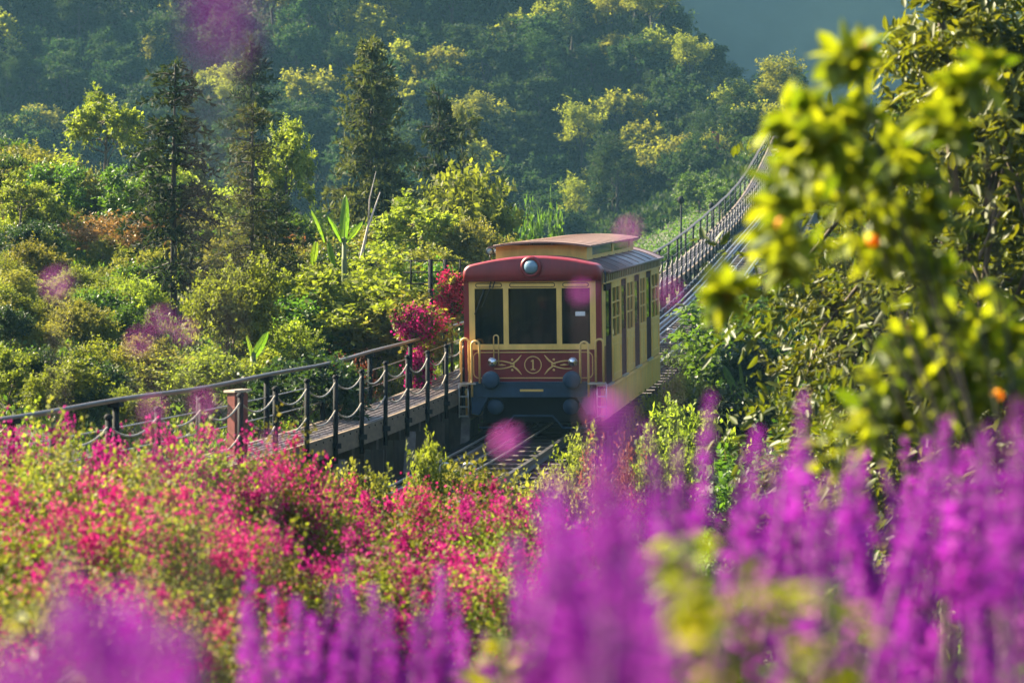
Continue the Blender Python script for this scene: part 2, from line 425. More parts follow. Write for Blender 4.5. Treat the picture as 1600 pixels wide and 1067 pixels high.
# ================================================================== SETTING
def axis(*segs):
    out = []
    for a, b, st in segs: out += list(np.arange(a, b, st))
    return np.array(out + [segs[-1][1]])
def sheet(name, xs, ys, zf, mat):
    X, Y = np.meshgrid(xs, ys); Z = zf(X, Y); nx, ny = len(xs), len(ys)
    v = np.stack([X, Y, Z], -1).reshape(-1, 3)
    i = np.arange((ny - 1)*nx).reshape(ny - 1, nx)[:, :-1].ravel()
    f = np.stack([i, i + 1, i + nx + 1, i + nx], 1)
    me = bpy.data.meshes.new(name); me.from_pydata(v.tolist(), [], f.tolist()); me.materials.append(mat)
    me.polygons.foreach_set('use_smooth', [True]*len(f)); me.update()
    return link(name, me, kind='structure')
sheet('ground', axis((-170, -60, 6), (-60, -26, 2), (-26, 30, .8), (30, 70, 2.5), (70, 260, 8)), axis((-66, 0, 3), (0, 100, .8), (100, 260, 1.6), (260, 470, 8)), ground, soil)
def mountain(X, Y):
    n = np.sin(X*.021 + 1.3) * 5 + np.sin(X*.055 + Y*.03)*4 + np.sin(X*.19 + 1.7*np.sin(Y*.11))*.6
    return -14 + np.clip((Y - 400)*1.1, 0, 122) + n*sstep(400, 440, Y)
sheet('mountain', axis((-260, 460, 5)), axis((380, 640, 5)), mountain, M_mount)

# haze: one closed box of even, pale bluish air round everything
hm, ht, ho = nodes('haze_air')
pv = ht.nodes.new('ShaderNodeVolumePrincipled'); pv.inputs['Color'].default_value = (.30, .66, .95, 1)
pv.inputs['Density'].default_value = .00022; pv.inputs['Anisotropy'].default_value = .2
ht.links.new(pv.outputs[0], ho.inputs['Volume'])
MB().box(-275, 475, -75, 655, -32, 135).build('haze', hm, kind='stuff')

# ------------------------------------------------------------------ railway track
Y0, Y1 = 24.0, 162.0
ys = list(np.arange(Y0, Y1 + .01, 2.0))
track = empty('railway_track', Q(47, 0, zr(47)), 'funicular track climbing from the flowers up the hill beyond the tram', None, None, kind='structure')
TI = Matrix.Translation(-Vector(track.location))
def tp(*pts): return [TI @ Vector(p) for p in pts]
def along(u, dz, zf=zr, a=Y0, b=Y1, st=2.0):
    return [Q(y, u, zf(y) + dz) for y in np.arange(a, b + .01, st)]
for u in (-.62, .62):
    mb = MB(); P = tp(*along(u, 0))
    rings = []
    for p in P:
        rings.append([p + Vector((dx*.987, -dx*.158, dz)) for dx, dz in ((-.035, 0), (.035, 0), (.035, -.04), (.012, -.05), (.012, -.11), (.065, -.13), (.065, -.145), (-.065, -.145), (-.065, -.13), (-.012, -.11), (-.012, -.05), (-.035, -.04))])
    mb.rings(rings, smooth=False, cap0=True, cap1=True).build('rail', M_rail, track)
for u in (-.9, .9):
    mb = MB(); P = tp(*along(u, -.31 - .32))
    for a, b in zip(P[:-1], P[1:]): mb.beam(a, b, .24, .62)
    mb.build('girder', M_gird, track)
mb = MB()
for y in np.arange(46, 130, 1.1):
    p = TI @ Q(y, 1.035, zr(y) - .63); q = TI @ Q(y + .06, 1.035, zr(y) - .63); mb.beam(p - Vector((0, 0, .28)), p + Vector((0, 0, .28)), .05, .04, up=Vector((0, 1, 0)))
for dz in (-.345, -.91):
    P = tp(*along(1.04, dz))
    for a, b in zip(P[:-1], P[1:]): mb.beam(a, b, .07, .03)
mb.build('girder_stiffener', M_gird, track)
slm = MB().box(-1.12, 1.12, -.11, .11, -.15, 0).mesh('sleeper', M_sleep)
slp = R(-9.09)
for k, y in enumerate(np.arange(Y0, 150, .72)):
    g = (zr(y + .5) - zr(y - .5))
    link('sleeper', slm, track, TI @ Q(y, random.uniform(-.02, .02), zr(y) - .148), (math.atan(g), 0, slp + random.uniform(-.012, .012)), (1, random.uniform(.9, 1.1), 1))
for u in (-.17, .12):
    MB().tube(tp(*along(u, .06)), .02, 5).build('haul_cable', M_cable, track)
for u, r_, dz in ((-1.13, .055, -.12), (-1.26, .04, -.16), (-.80, .025, .02)):
    MB().tube(tp(*along(u, dz)), r_, 6).build('pipe', M_steel if r_ > .03 else M_cable, track)
mb = MB()
P = [Q(y, -1.02 +   .03*math.sin(y*5.2), zr(y) + .05 + .03*math.sin(y*5.2 + 1.5)) for y in np.arange(57, 110, .15)]
mb.tube(tp(*P), .02, 4).build('coiled_cable', M_rope, track)
# rollers that carry the haul cable
rl = MB().lathe([(.0, -.13), (.11, -.13), (.11, -.09), (.07, -.05), (.07, .05), (.11, .09), (.11, .13), (0, .13)], (0, 0, 0), (1, 0, 0), 16).mesh('roller', pmat('roller_pinkish', (.42, .24, .22), .5))
rb = MB()
for s_ in (-1, 1): rb.tube([(s_*.27, 0, -.12), (s_*.27, 0, .20), (s_*.22, 0, .25), (s_*.12, 0, .24), (s_*.1, 0, .20)], .022, 6)
rb.box(-.3, .3, -.05, .05, -.14, -.1)
rb = rb.mesh('roller_bracket', M_alu)
for y in (39.4, 63, 71, 79, 87, 95):
    b_ = link('roller_bracket', rb, track, TI @ Q(y, -.02, zr(y) - .0), (0, 0, slp))
    link('roller', rl, b_, (0, 0, -.03))
for y in np.arange(38, 168, 4.3):       # trestle legs under the girders
    mb = MB()
    for u in (-.9, .9):
        p = Q(y, u, zr(y) - .93); g_ = gz(p.x, p.y) - .4
        if p.z - g_ > .2: mb.beam(TI @ p, TI @ Vector((p.x, p.y, g_)), .26, .26, up=Vector((0, 1, 0)))
    p, q = Q(y, -1.1, zr(y) - 1.03), Q(y, 1.1, zr(y) - 1.03)
    mb.beam(TI @ p, TI @ q, .22, .2); mb.build('trestle', M_post, track)

# ------------------------------------------------------------------ walkway
UN, UF = -1.40, -2.19
walk = empty('walkway', Q(40, UN, zd(40)), 'raised grating walkway on timber trestles running beside the track', None, None, kind='structure')
TW = Matrix.Translation(-Vector(walk.location))
gm = MB()
for i in range(7): x = UF + .03 + (UN - UF - .06)*i/6; gm.box(x - .013, x + .013, -.42, .42, -.035, 0)
for j in range(5): y = -.40 + .8*j/4; gm.box(UF + .01, UN - .01, y - .014, y + .014, -.038, -.003)
gm = gm.mesh('grating_panel', M_grate)
plk = MB().box(UF + .02, UN - .02, -.135, .135, -.085, -.045).mesh('plank', M_sleep)
def deckrot(y): return (math.atan(zd(y + .5) - zd(y - .5)), 0, slp)
k = 0
for y in np.arange(26, 162, .86):
    c = Q(y, 0, zd(y))
    link('grating_panel', gm, walk, TW @ c, deckrot(y)); k += 1
for y in np.arange(26, 106, .285):
    link('plank', plk, walk, TW @ Q(y, 0, zd(y)), deckrot(y), (1, random.uniform(.93, 1.0), 1))
mb = MB(); P = [TW @ Q(y, UN - .12, zd(y) - .1) for y in np.arange(104, 173, 2.)]
for u in (UN + .02, UF - .02):
    mb = MB(); P = [TW @ Q(y, u, zd(y) - .155) for y in np.arange(26, 163, 1.72)]
    for a, b in zip(P[:-1], P[1:]): mb.beam(a, b, .07, .29)
    mb.build('fascia_board', M_fascia, walk)
mb = MB()
for y in np.arange(26.2, 60, .43): 
    p = TW @ Q(y, UN + .06, zd(y) - .06); mb.lathe([(.014, 0), (.014, .012), (0, .014)], p, (1, -.16, 0), 6)
mb.build('bolt', M_steel, walk, kind='stuff')
for i, y in enumerate(np.arange(29.9, 160, 1.72)):
    if i > 20 and i % 2: continue
    bent = MB()
    pn, pf = Q(y, UN - .05, zd(y) - .30), Q(y, UF + .05, zd(y) - .30)
    bent.beam(TW @ (pn - Vector((0, 0, .1))), TW @ (pf - Vector((0, 0, .1))), .16, .2)
    b_ = bent.build('crossbeam', M_post, walk)
    for p in (pn, pf):
        g_ = gz(p.x, p.y) - .4
        if p.z - .2 - g_ > .1:
            MB().beam(TW @ (p - Vector((0, 0, .2))), TW @ Vector((p.x, p.y, g_)), .2, .2, up=Vector((0, 1, 0))).build('support_post', M_post, walk)
    if i % 3 == 1 and y < 60:
        a = Q(y + .1, UN + .12, zd(y) - .38); b = Q(y - .7, UN + .2, zd(y) - 1.7)
        MB().beam(TW @ a, TW @ b, .16, .1).build('brace', pmat('brace_weathered', (.17, .14, .12), .85, var=.5, scale=6), walk)

# chain fence on the track side
cf = empty('chain_fence', Q(40, UN + .08, zd(40)), 'black posts linked by two sagging chains along the track side of the walkway', 'fence')
TC = Matrix.Translation(-Vector(cf.location))
pm = MB(); pm.tube([(0, 0, -.42), (0, 0, .84)], .037, 8); pm.lathe([(.05, 0), (.05, .02), (.03, .045), (0, .05)], (0, 0, .83), (0, 0, 1), 8); pm.box(-.06, .06, -.06, .06, -.2, -.12)
pm = pm.mesh('post', M_steel)
PY = [33.3 + 1.72*i for i in range(-5, 75)]
for i, y in enumerate(PY):
    b = Q(y, UN + .09, zd(y)); link('post', pm, cf, TC @ b, (0, 0, random.uniform(0, 3)), (1, 1, random.uniform(.97, 1.03)))
    if i:
        y0 = PY[i-1]
        for hgt, sag in ((.76, .17), (.36, .19)):
            a = Q(y0, UN + .09, zd(y0) + hgt)
            c = Q(y, UN + .09, zd(y) + hgt); nn = 9 if y < 60 else 6
            sg = sag*random.uniform(.75, 1.15)
            pts = [a.lerp(c, t/nn) - Vector((0, 0, sg*4*(t/nn)*(1 - t/nn))) for t in range(nn + 1)]
            MB().tube([TC @ p for p in pts], .0125, 5, caps=False).build('chain', M_rope, cf)
# handrail on the far side
hr = empty('handrail', Q(40, UF, zd(40)), 'grey double-pipe handrail on black posts along the outer edge of the walkway', 'handrail')
TH = Matrix.Translation(-Vector(hr.location))
hp = MB().tube([(0, 0, -.35), (0, 0, .84)], .043, 8).box(-.07, .07, -.1, .1, .80, .86).mesh('post', M_steel)
for y in [26.1 + 3.44*i for i in range(0, 40)]:
    link('post', hp, hr, TH @ Q(y, UF - .06, zd(y)), (0, 0, slp))
for dx, dz in ((-.035, -.035), (.045, -.02)):
    P = [TH @ (Q(y, UF - .06 + dx, zh(y) + dz + .012*math.sin(y*.9))) for y in np.arange(24.5, 162, .86)]
    MB().tube(P, .029, 7).build('pipe', M_pipe, hr)
for dz in (.28, .56):
    MB().tube([TH @ Q(y, UF - .06, zd(y) + dz) for y in np.arange(24.5, 162, 1.72)], .009, 4).build('wire', M_cable, hr)

# ------------------------------------------------------------------ the tram
Yc = 46.95
grade = math.atan((zr(Yc + 9) - zr(Yc + 1))/8/1.0127)
tram = empty('funicular_tram', Q(Yc, 0.02, zr(Yc)), 'maroon and ochre vintage funicular tram numbered 1 on the track', 'tram', None, (grade - .010, 0, -math.atan(.16)))
HW, LEN = 1.27, 10.4
def rrect(x0, x1, z0, z1, r, y, n=5):
    pts = []
    for cx, cz, a0 in ((x1 - r, z1 - r, 0), (x0 + r, z1 - r, 90), (x0 + r, z0 + r, 180), (x1 - r, z0 + r, 270)):
        for k in range(n + 1):
            a = R(a0 + 90*k/n); pts.append((cx + r*math.cos(a), y, cz + r*math.sin(a)))
    return pts
# lower front panel and its gold lining
MB().box(-HW, HW, 0, .06, .97, 1.57).build('front_panel', M_red, tram)
fp = MB(); fp.tube(rrect(-1.1, 1.1, 1.05, 1.52, .09, -.004), .011, 5, closed=True); fp.build('lining', M_gold, tram)
orn = MB()
def curve(f, n=12): return [f(i/n) for i in range(n + 1)]
for s_ in (-1, 1):
    for t_ in (-1, 1):
        orn.tube(curve(lambda t: (s_*(.21 + .06*t**.6*1.2 + .26*t*t*.4 + .03*t), -.006, 1.29 + t_*(.165*(1 - t)**1.3 + .012))), [.006 + .012*math.sin(math.pi*min(1, i/12)) for i in range(13)], 5)
        orn.tube(curve(lambda t: (s_*(.34 + .38*t), -.006, 1.29 + t_*(.005 + .068*math.sin(math.pi*min(1, t*.62 + .02))*1.0))), [.016 - .008*i/12 for i in range(13)], 5)
        orn.lathe([(.024, 0), (.02, .012), (0, .015)], (s_*.385, -.001, 1.29 + t_*.095), (0, -1, 0), 8)
    orn.tube([(s_*.50, -.006, 1.285), (s_*.58, -.006, 1.29), (s_*.66, -.006, 1.285)], [.004, .018, .004], 5)
orn.build('scroll_ornament', M_gold, tram)
nb = MB(); nb.tube([(.153*math.cos(a), -.006, 1.29 + .153*math.sin(a)) for a in np.linspace(0, 2*math.pi, 33)[:-1]], .0095, 5, closed=True)
nb.box(-.013, .013, -.012, -.001, 1.205, 1.385); nb.box(-.042, .042, -.012, -.001, 1.195, 1.212)
nb.beam((-.036, -.0065, 1.352), (-.004, -.0065, 1.380), .011, .016)
nb.build('number_one', M_gold, tram)
# windscreen
wf = MB(); wf.box(-1.17, 1.17, -.02, .07, 2.69, 2.82); wf.box(-1.17, 1.17, -.03, .07, 1.57, 1.67)
for a, b in ((-1.17, -1.065), (-.535, -.44), (.45, .545), (1.065, 1.17)): wf.box(a, b, -.018, .068, 1.67, 2.69)
wfo = wf.build('windscreen_frame', M_yel, tram)
wl = MB()
for a, b in ((-1.04, -.56), (-.41, .42), (.57, 1.04)): wl.tube(rrect(a, b, 2.715, 2.785, .034, -.022), .0075, 4, closed=True)
wl.build('header_lining', M_door, wfo)
for a, b in ((-1.065, -.535), (-.44, .45), (.545, 1.065)):
    MB().box(a, b, .02, .028, 1.67, 2.69).build('windscreen', M_glass, tram)
wp = MB(); wp.tube([(-.66, -.05, 2.88), (-.72, -.07, 2.70)], .012, 5); wp.tube([(-.73, -.05, 2.88), (-.78, -.07, 2.72)], .012, 5); wp.tube([(-.75, -.06, 2.75), (-.93, -.05, 2.35)], .008, 5); wp.tube([(-.88, -.045, 2.68), (-1.06, -.045, 2.22)], .012, 5)
wp.build('windscreen_wiper', M_black, tram)
MB().box(.79, .97, .012, .016, 2.18, 2.26).build('paper_notice', M_white, tram)
for s_ in (-1, 1):
    MB().box(min(s_*1.17, s_*HW), max(s_*1.17, s_*HW), -.01, .14, 1.57, 2.84).build('corner_post', M_red, tram)
# arched maroon fascia of the front roof end
def arch(hw, zc, zs, zb, n=14, rr=.17):
    pts = [(-hw, zb)]
    for i in range(5):
        a = R(180 - 90*i/4*.86); pts.append((-hw + rr + rr*math.cos(a), zs - rr*.98 + rr*math.sin(a)))
    for i in range(1, n):
        x = (-hw + rr*.9) + (2*hw - rr*1.8)*i/n; pts.append((x, zs + (zc - zs)*(1 - (x/(hw - rr*.9))**2)))
    for i in range(5):
        a = R(180 - 90*(4 - i)/4*.86); pts.append((hw - rr - rr*math.cos(a), zs - rr*.98 + rr*math.sin(a)))
    pts.append((hw, zb)); return pts
ff = MB(); rg = []
for ins, y in ((.075, -.085), (.045, -.075), (.015, -.045), (0, .02), (0, .42)):
    rg.append([Vector((x*(1 - ins*.75), y, 2.82 + (z - 2.82)*(1 - ins*1.3))) for x, z in arch(1.28, 3.275, 3.13, 2.822)])
ff.rings(rg, closed=True, cap0=True, cap1=True).build('front_fascia', M_red, tram)
hl = MB().lathe([(.205, 0), (.205, .03), (.18, .075), (.135, .085), (.135, .05)], (0, -.07, 3.08), (0, -1, 0), 26).build('headlight', M_red, tram)
MB().lathe([(.135, 0), (.12, .05), (.08, .085), (.03, .10), (0, .102)], (0, -.11, 3.08), (0, -1, 0), 22).build('lens', M_lens, hl)
for s_ in (-1, 1):
    h_ = MB().lathe([(.05, 0), (.075, .02), (.085, .07), (.072, .075)], (s_*.745, 0, 1.345), (0, -1, 0), 18).build('headlight', M_chrome, tram)
    MB().lathe([(.07, .06), (.05, .085), (0, .095)], (s_*.745, 0, 1.345), (0, -1, 0), 16).build('lens', M_chrome, h_)
# bumper, buffers and apron
bp = MB().box(-1.02, 1.02, -.17, 0, .71, .965)
bp.box(-1.06, 1.06, -.19, -.01, .945, .985)
bpo = bp.build('bumper', M_blue, tram)
for s_ in (-1, 1):
    ap = MB()
    prof = [(s_*1.02, .97), (s_*1.13, .97), (s_*1.13, .40), (s_*1.0, .38), (s_*.82, .705), (s_*1.02, .705)]
    ap.rings([[Vector((x, y, z)) for x, z in prof] for y in (-.14, .12)], smooth=False, cap0=True, cap1=True)
    ap.build('apron', M_blue, tram)
    MB().lathe([(0, .30), (.10, .295), (.15, .275), (.165, .24), (.165, .20), (.06, .19), (.06, 0)], (s_*.745, -.03, 1.03), (0, -1, 0), 24).build('buffer', M_blue, tram)
    MB().lathe([(0, .12), (.13, .11), (.15, .08), (.15, 0)], (s_*.70, .02, .53), (0, -1, 0), 20).build('lower_buffer', M_blue, tram)
MB().box(-.22, .21, -.185, -.172, .815, .855).build('coupler_plate', M_yel, tram)
gd = MB().tube([(-1.0, -.06, .14), (-.55, -.06, .14), (-.36, -.06, .36), (.36, -.06, .36), (.55, -.06, .14), (1.0, -.06, .14)], .018, 6); gd.build('rail_guard', M_blue, tram)
un = MB().box(-1.05, 1.05, .15, LEN - .1, .55, .84).box(-.95, .95, .3, 2.6, .2, .55).box(-.95, .95, 7.6, 9.9, .2, .55).box(-.8, .8, 3.2, 7, .3, .55)
un.box(-.95, .95, .05, .14, .25, .70)
un.build('underframe', M_under, tram)
whm = MB().lathe([(0, -.05), (.30, -.05), (.33, -.03), (.30, .05), (.1, .06), (0, .06)], (0, 0, 0), (1, 0, 0), 22).mesh('wheel', M_under)
for y in (.75, 2.1, 8.1, 9.5):
    for s_ in (-1, 1): link('wheel', whm, tram, (s_*.64, y, .31), None, (s_, 1, 1))
# sides
DOORS = [(.64, 1.53), (3.10, 3.98), (5.42, 6.38), (7.68, 8.66)]
PAN = [(1.53, 3.10), (3.98, 5.42), (6.38, 7.68), (8.66, LEN)]
for s_ in (-1, 1):
    def bx(mb, x0, x1, *a): mb.box(min(s_*x0, s_*x1), max(s_*x0, s_*x1), *a)
    m_ = MB(); bx(m_, HW - .05, HW, .14, .64, .85, 1.6); m_.build('corner_panel', M_red, tram)
    m_ = MB(); bx(m_, HW - .05, HW, .14, .64, 1.6, 2.75); m_.build('corner_panel', M_yel, tram)
    for a, b in PAN:
        m_ = MB(); i0, i1 = a + .2, b - .2
        bx(m_, HW - .05, HW, a, b, .85, 1.70); bx(m_, HW - .05, HW, a, b, 2.62, 2.75); bx(m_, HW - .05, HW, a, i0, 1.70, 2.62); bx(m_, HW - .05, HW, i1, b, 1.70, 2.62)
        for q in (a, b - .07): bx(m_, HW, HW + .008, q, q + .07, .85, 2.75)
        bx(m_, HW, HW + .014, a + .07, b - .07, 1.62, 1.68)
        bx(m_, HW, HW + .012, a + .14, a + .2, .93, 1.55); bx(m_, HW, HW + .012, b - .2, b - .14, .93, 1.55); bx(m_, HW, HW + .012, a + .2, b - .2, .93, .99); bx(m_, HW, HW + .012, a + .2, b - .2, 1.49, 1.55)
        po = m_.build('side_panel', M_yel, tram)
        wdo = MB(); mid = (i0 + i1)/2
        bx(wdo, HW - .04, HW + .006, mid - .018, mid + .018, 1.70, 2.62)
        for z in (2.05, 2.34): bx(wdo, HW - .038, HW + .003, i0, i1, z - .014, z + .014)
        wdo.build('window_bar', M_yel, po)
        g_ = MB(); bx(g_, HW - .03, HW - .022, i0, i1, 1.70, 2.62); g_.build('pane', M_glass, po)
    for a, b in DOORS:
        m_ = MB(); bx(m_, HW - .05, HW - .004, a, b, .85, 1.75); bx(m_, HW - .05, HW - .004, a, a + .12, 1.75, 2.72); bx(m_, HW - .05, HW - .004, b - .12, b, 1.75, 2.72); bx(m_, HW - .05, HW - .004, a + .12, b - .12, 2.6, 2.72)
        do = m_.build('door', M_door, tram)
        g_ = MB(); bx(g_, HW - .03, HW - .02, a + .12, b - .12, 1.75, 2.6); g_.build('pane', M_glass, do)
        m_ = MB(); bx(m_, HW - .14, HW + .05, a + .02, b - .02, .835, .868); m_.build('door_step', M_alu, tram)
    m_ = MB(); bx(m_, HW - .04, HW + .015, .12, LEN - .02, .25, .833)
    for y in (1.53, 3.98, 6.38, 8.66): bx(m_, HW + .015, HW + .022, y - .012, y + .012, .27, .82)
    bx(m_, HW + .015, HW + .03, .14, LEN - .04, .76, .80)
    sk_ = m_.build('skirt', M_yel, tram)
    m_ = MB()
    for y in np.arange(.3, LEN - .1, .22):
        for z in (.31, .72): m_.lathe([(.009, 0), (.007, .006), (0, .008)], (s_*(HW + .015), y, z), (s_, 0, 0), 6)
    m_.build('rivet', M_yel, sk_, kind='stuff')
    m_ = MB(); bx(m_, HW - .05, HW + .02, .14, LEN, 2.75, 2.96)
    for k in range(34): y = .3 + k*.3; bx(m_, HW + .02, HW + .035, y, y + .17, 2.79, 2.92)
    m_.build('cornice', M_band, tram)
    m_ = MB(); bx(m_, HW + .02, HW + .045, .14, LEN, 2.748, 2.775); m_.build('cornice_moulding', M_gold, tram)
# rear wall
rw = MB().box(-HW, HW, LEN - .06, LEN, .85, 1.7).box(-HW, HW, LEN - .06, LEN, 2.65, 3.0)
for a, b in ((-HW, -1.05), (-.5, -.42), (.42, .5), (1.05, HW)): rw.box(a, b, LEN - .06, LEN, 1.7, 2.65)
rwo = rw.build('rear_wall', M_red, tram)
for a, b in ((-1.05, -.5), (-.42, .42), (.5, 1.05)): MB().box(a, b, LEN - .035, LEN - .027, 1.7, 2.65).build('pane', M_glass, rwo)
# roof
def roofz(x): return 2.97 + .28*(1 - (abs(x)/1.36)**2.6)
xs_ = [1.36*math.sin(R(a)) for a in np.linspace(-90, 90, 21)]
rf = MB(); sec = [(x, roofz(x)) for x in xs_] + [(x, roofz(x) - .05) for x in reversed(xs_)]
rf.rings([[Vector((x, y, z)) for x, z in sec] for y in (.43, LEN + .06)], cap0=True, cap1=True)
rfo = rf.build('roof', M_roof, tram)
rr_ = MB()
for y in np.arange(1.0, LEN, 1.17): rr_.tube([(x, y, roofz(x) + .004) for x in xs_], .012, 5)
rr_.build('roof_rib', M_roof, rfo)
MB().tube([(1.37, .4, 2.955), (1.37, LEN + .06, 2.955)], .03, 6).tube([(-1.37, .4, 2.955), (-1.37, LEN + .06, 2.955)], .03, 6).build('gutter', M_roof, rfo)
MB().tube([(1.29, .33, 2.98), (1.3, .35, 2.62)], .03, 6).build('downpipe', M_black, tram)
# clerestory
mo = MB().box(-.86, .86, 1.2, 1.26, 3.10, 3.45).box(-.86, .86, 8.95, 9.0, 3.1, 3.45)
for s_ in (-1, 1):
    for a, b, z0, z1 in ((1.26, 8.95, 3.1, 3.235), (1.26, 8.95, 3.41, 3.45), (1.26, 2.0, 3.235, 3.41), (5.2, 5.5, 3.235, 3.41), (8.3, 8.95, 3.235, 3.41)): mo.box(s_*.86 - .03*(s_ > 0), s_*.86 + .03*(s_ < 0), a, b, z0, z1)
moo = mo.build('clerestory', M_yel, tram)
for s_ in (-1, 1):
    for a, b in ((2.0, 5.2), (5.5, 8.3)): MB().box(s_*.845 - .004, s_*.845 + .004, a, b, 3.235, 3.41).build('pane', M_glass, moo)
mr_ = MB(); xm = np.linspace(-.96, .96, 13); zm = lambda x: 3.525 - .085*(x/.96)**2
sec = [(x, zm(x)) for x in xm] + [(x, zm(x) - .035) for x in reversed(xm)]
mr_.rings([[Vector((x, y, z)) for x, z in sec] for y in (.92, 9.3)], smooth=False, cap0=True, cap1=True)
mro = mr_.build('clerestory_roof', M_mroof, tram)
rb_ = MB()
for y in np.arange(1.5, 9.2, .7): rb_.tube([(x, y, zm(x) + .002) for x in xm], .008, 4)
rb_.build('roof_seam', M_mroof, mro)
for x in (-1.04, -.90):
    l_ = MB().lathe([(.0, -.05), (.06, -.04), (.075, .03), (.07, .06), (.055, .06)], (x, 1.6, 3.34), (0, -1, 0), 16).tube([(x, 1.62, 3.3), (x, 1.62, 3.12)], .015, 5).build('roof_lamp', M_black, tram)
    MB().lathe([(.055, .05), (.03, .065), (0, .068)], (x, 1.6, 3.34), (0, -1, 0), 14).build('lens', M_lens if x < -1 else M_alu, l_)
# grab rails, ladders
def urail(x0, x1, y, zt, zb0, zb1, r, nm='grab_rail'):
    c = (x0 + x1)/2; h = (x1 - x0)/2
    P = [(x0, y, zb0), (x0, y, zt - h)] + [(c - h*math.cos(a), y, zt - h + h*math.sin(a)) for a in np.linspace(0, math.pi, 9)[1:-1]] + [(x1, y, zt - h), (x1, y, zb1)]
    MB().tube(P, r, 7).build(nm, M_gold, tram)
urail(-1.32, -1.17, -.10, 1.78, .95, .95, .022); urail(-1.10, -.955, -.22, 1.74, .72, .97, .022)
urail(.90, 1.05, -.22, 1.72, .97, .72, .022); urail(1.17, 1.31, -.10, 1.76, .95, .95, .022)
urail(-.72, -.63, -.03, 1.84, 1.30, 1.30, .012)
MB().box(-1.34, -1.03, -.24, .04, .945, .975).build('step_plate', M_alu, tram); MB().box(1.03, 1.34, -.24, .04, .945, .975).build('step_plate', M_alu, tram)
for s_ in (-1, 1):
    ld = MB(); x0, x1 = (s_*1.36, s_*1.19)
    for x in (x0, x1): ld.tube([(x, -.13, .96), (x, -.13, .33)], .013, 5)
    lo_ = ld.build('ladder', M_alu, tram)
    rn = MB().box(min(x0, x1), max(x0, x1), -.16, -.1, -.012, .012).mesh('rung', M_alu)
    for z in (.92, .72, .53, .36): link('rung', rn, lo_, (0, 0, z))
# interior
MB().box(-1.2, 1.2, .1, LEN - .1, .84, .87).build('floor', M_int, tram)
MB().box(-1.05, -.1, .25, .55, .87, 1.62).box(.05, .2, .3, .5, .87, 1.7).build('driver_console', M_int, tram)
st_ = MB().box(-1.1, 1.1, -.25, .25, 1.22, 1.30).box(-1.1, 1.1, .2, .27, 1.30, 1.80).box(-.9, .9, -.1, .1, .87, 1.22).mesh('seat', M_seat)
for y in (2.3, 4.7, 7.0, 9.3): link('seat', st_, tram, (0, y, 0))
for y in (2.0, 4.4, 6.7, 9.0):
    for x in (-.45, .45): MB().tube([(x, y, .87), (x, y, 2.95)], .018, 6).build('interior_pole', M_alu, tram)

# ------------------------------------------------------------------ red cabinet, trellis, lamps
cb = empty('cabinet', Q(33.15, -1.78, zd(33.15)), 'narrow red metal cabinet with a slanted pale lid at the near end of the walkway', 'cabinet', None, (0, 0, R(38)))
MB().box(-.10, .10, -.09, .09, -.05, .80).build('body', M_box, cb)
MB().beam((-.13, 0, .815), (.13, 0, .835), .27, .03).build('lid', pmat('lid_pale', (.45, .36, .28), .5), cb)
d_ = MB().box(.102, .112, -.075, .075, .1, .76).build('door', M_box, cb)
MB().tube([(.118, -.05, .36), (.118, -.05, .70), (.118, .03, .70), (.118, .03, .36)], .008, 4, closed=True).build('handle_frame', M_rope, d_)
tb = Q(51.5, -2.75, gz(Q(51.5, -2.75, 0).x, 51.9))
tl = empty('trellis', tb, 'dark metal trellis with wires overgrown by pink bougainvillea left of the tram', 'trellis')
Hh = at(690, 405, 51.9).z - tb.z
for x in (-.05, .25): MB().tube([(x, 0, -.2), (x, 0, Hh)], .05, 6).build('post', M_steel, tl)
for x in (-.45, .55): MB().tube([(x, 0, Hh - .6), (x, 0, Hh)], .02, 5).build('upright', M_steel, tl)
for z in (Hh - .04, Hh - .27, Hh - .5): MB().tube([(-.6, .02, z), (.65, .02, z + .02)], .014, 5).build('wire', M_steel, tl)
def lamp(Y, u, h, label):
    p = Q(Y, u, zd(Y) - .3); r = empty('lamp_post', p, label, 'lamp post', 'lamp posts along the walkway')
    MB().tube([(0, 0, -.5), (0, 0, h)], [.05, .03], 6).build('pole', M_steel, r)
    MB().lathe([(.03, 0), (.12, .05), (.15, .18), (.07, .3), (0, .33)], (0, 0, h), (0, 0, 1), 10).build('lantern', M_steel, r)
lamp(102, -2.45, 2.25, 'thin dark lamp post with lantern above the walkway right of the tram roof')
lamp(117, -2.45, 1.0, 'short lamp post farther up the walkway beside the handrail')
rp_ = at(1120, 278, 176); rp_.z = gz(rp_.x, rp_.y)
rpo = empty('marker_post', rp_, 'dull red upright post on the hazy hillside left of the track', 'post')
MB().box(-.2, .2, -.15, .15, -.5, 2.7).build('shaft', M_box, rpo); MB().box(-.26, .26, -.2, .2, 2.7, 2.85).build('cap', M_box, rpo)


# ================================================================== VEGETATION
def stub(seed, h, r, cen, mat=bark, n=9): return limbs(seed, h, r, cen, 'stem', mat, maxl=n)
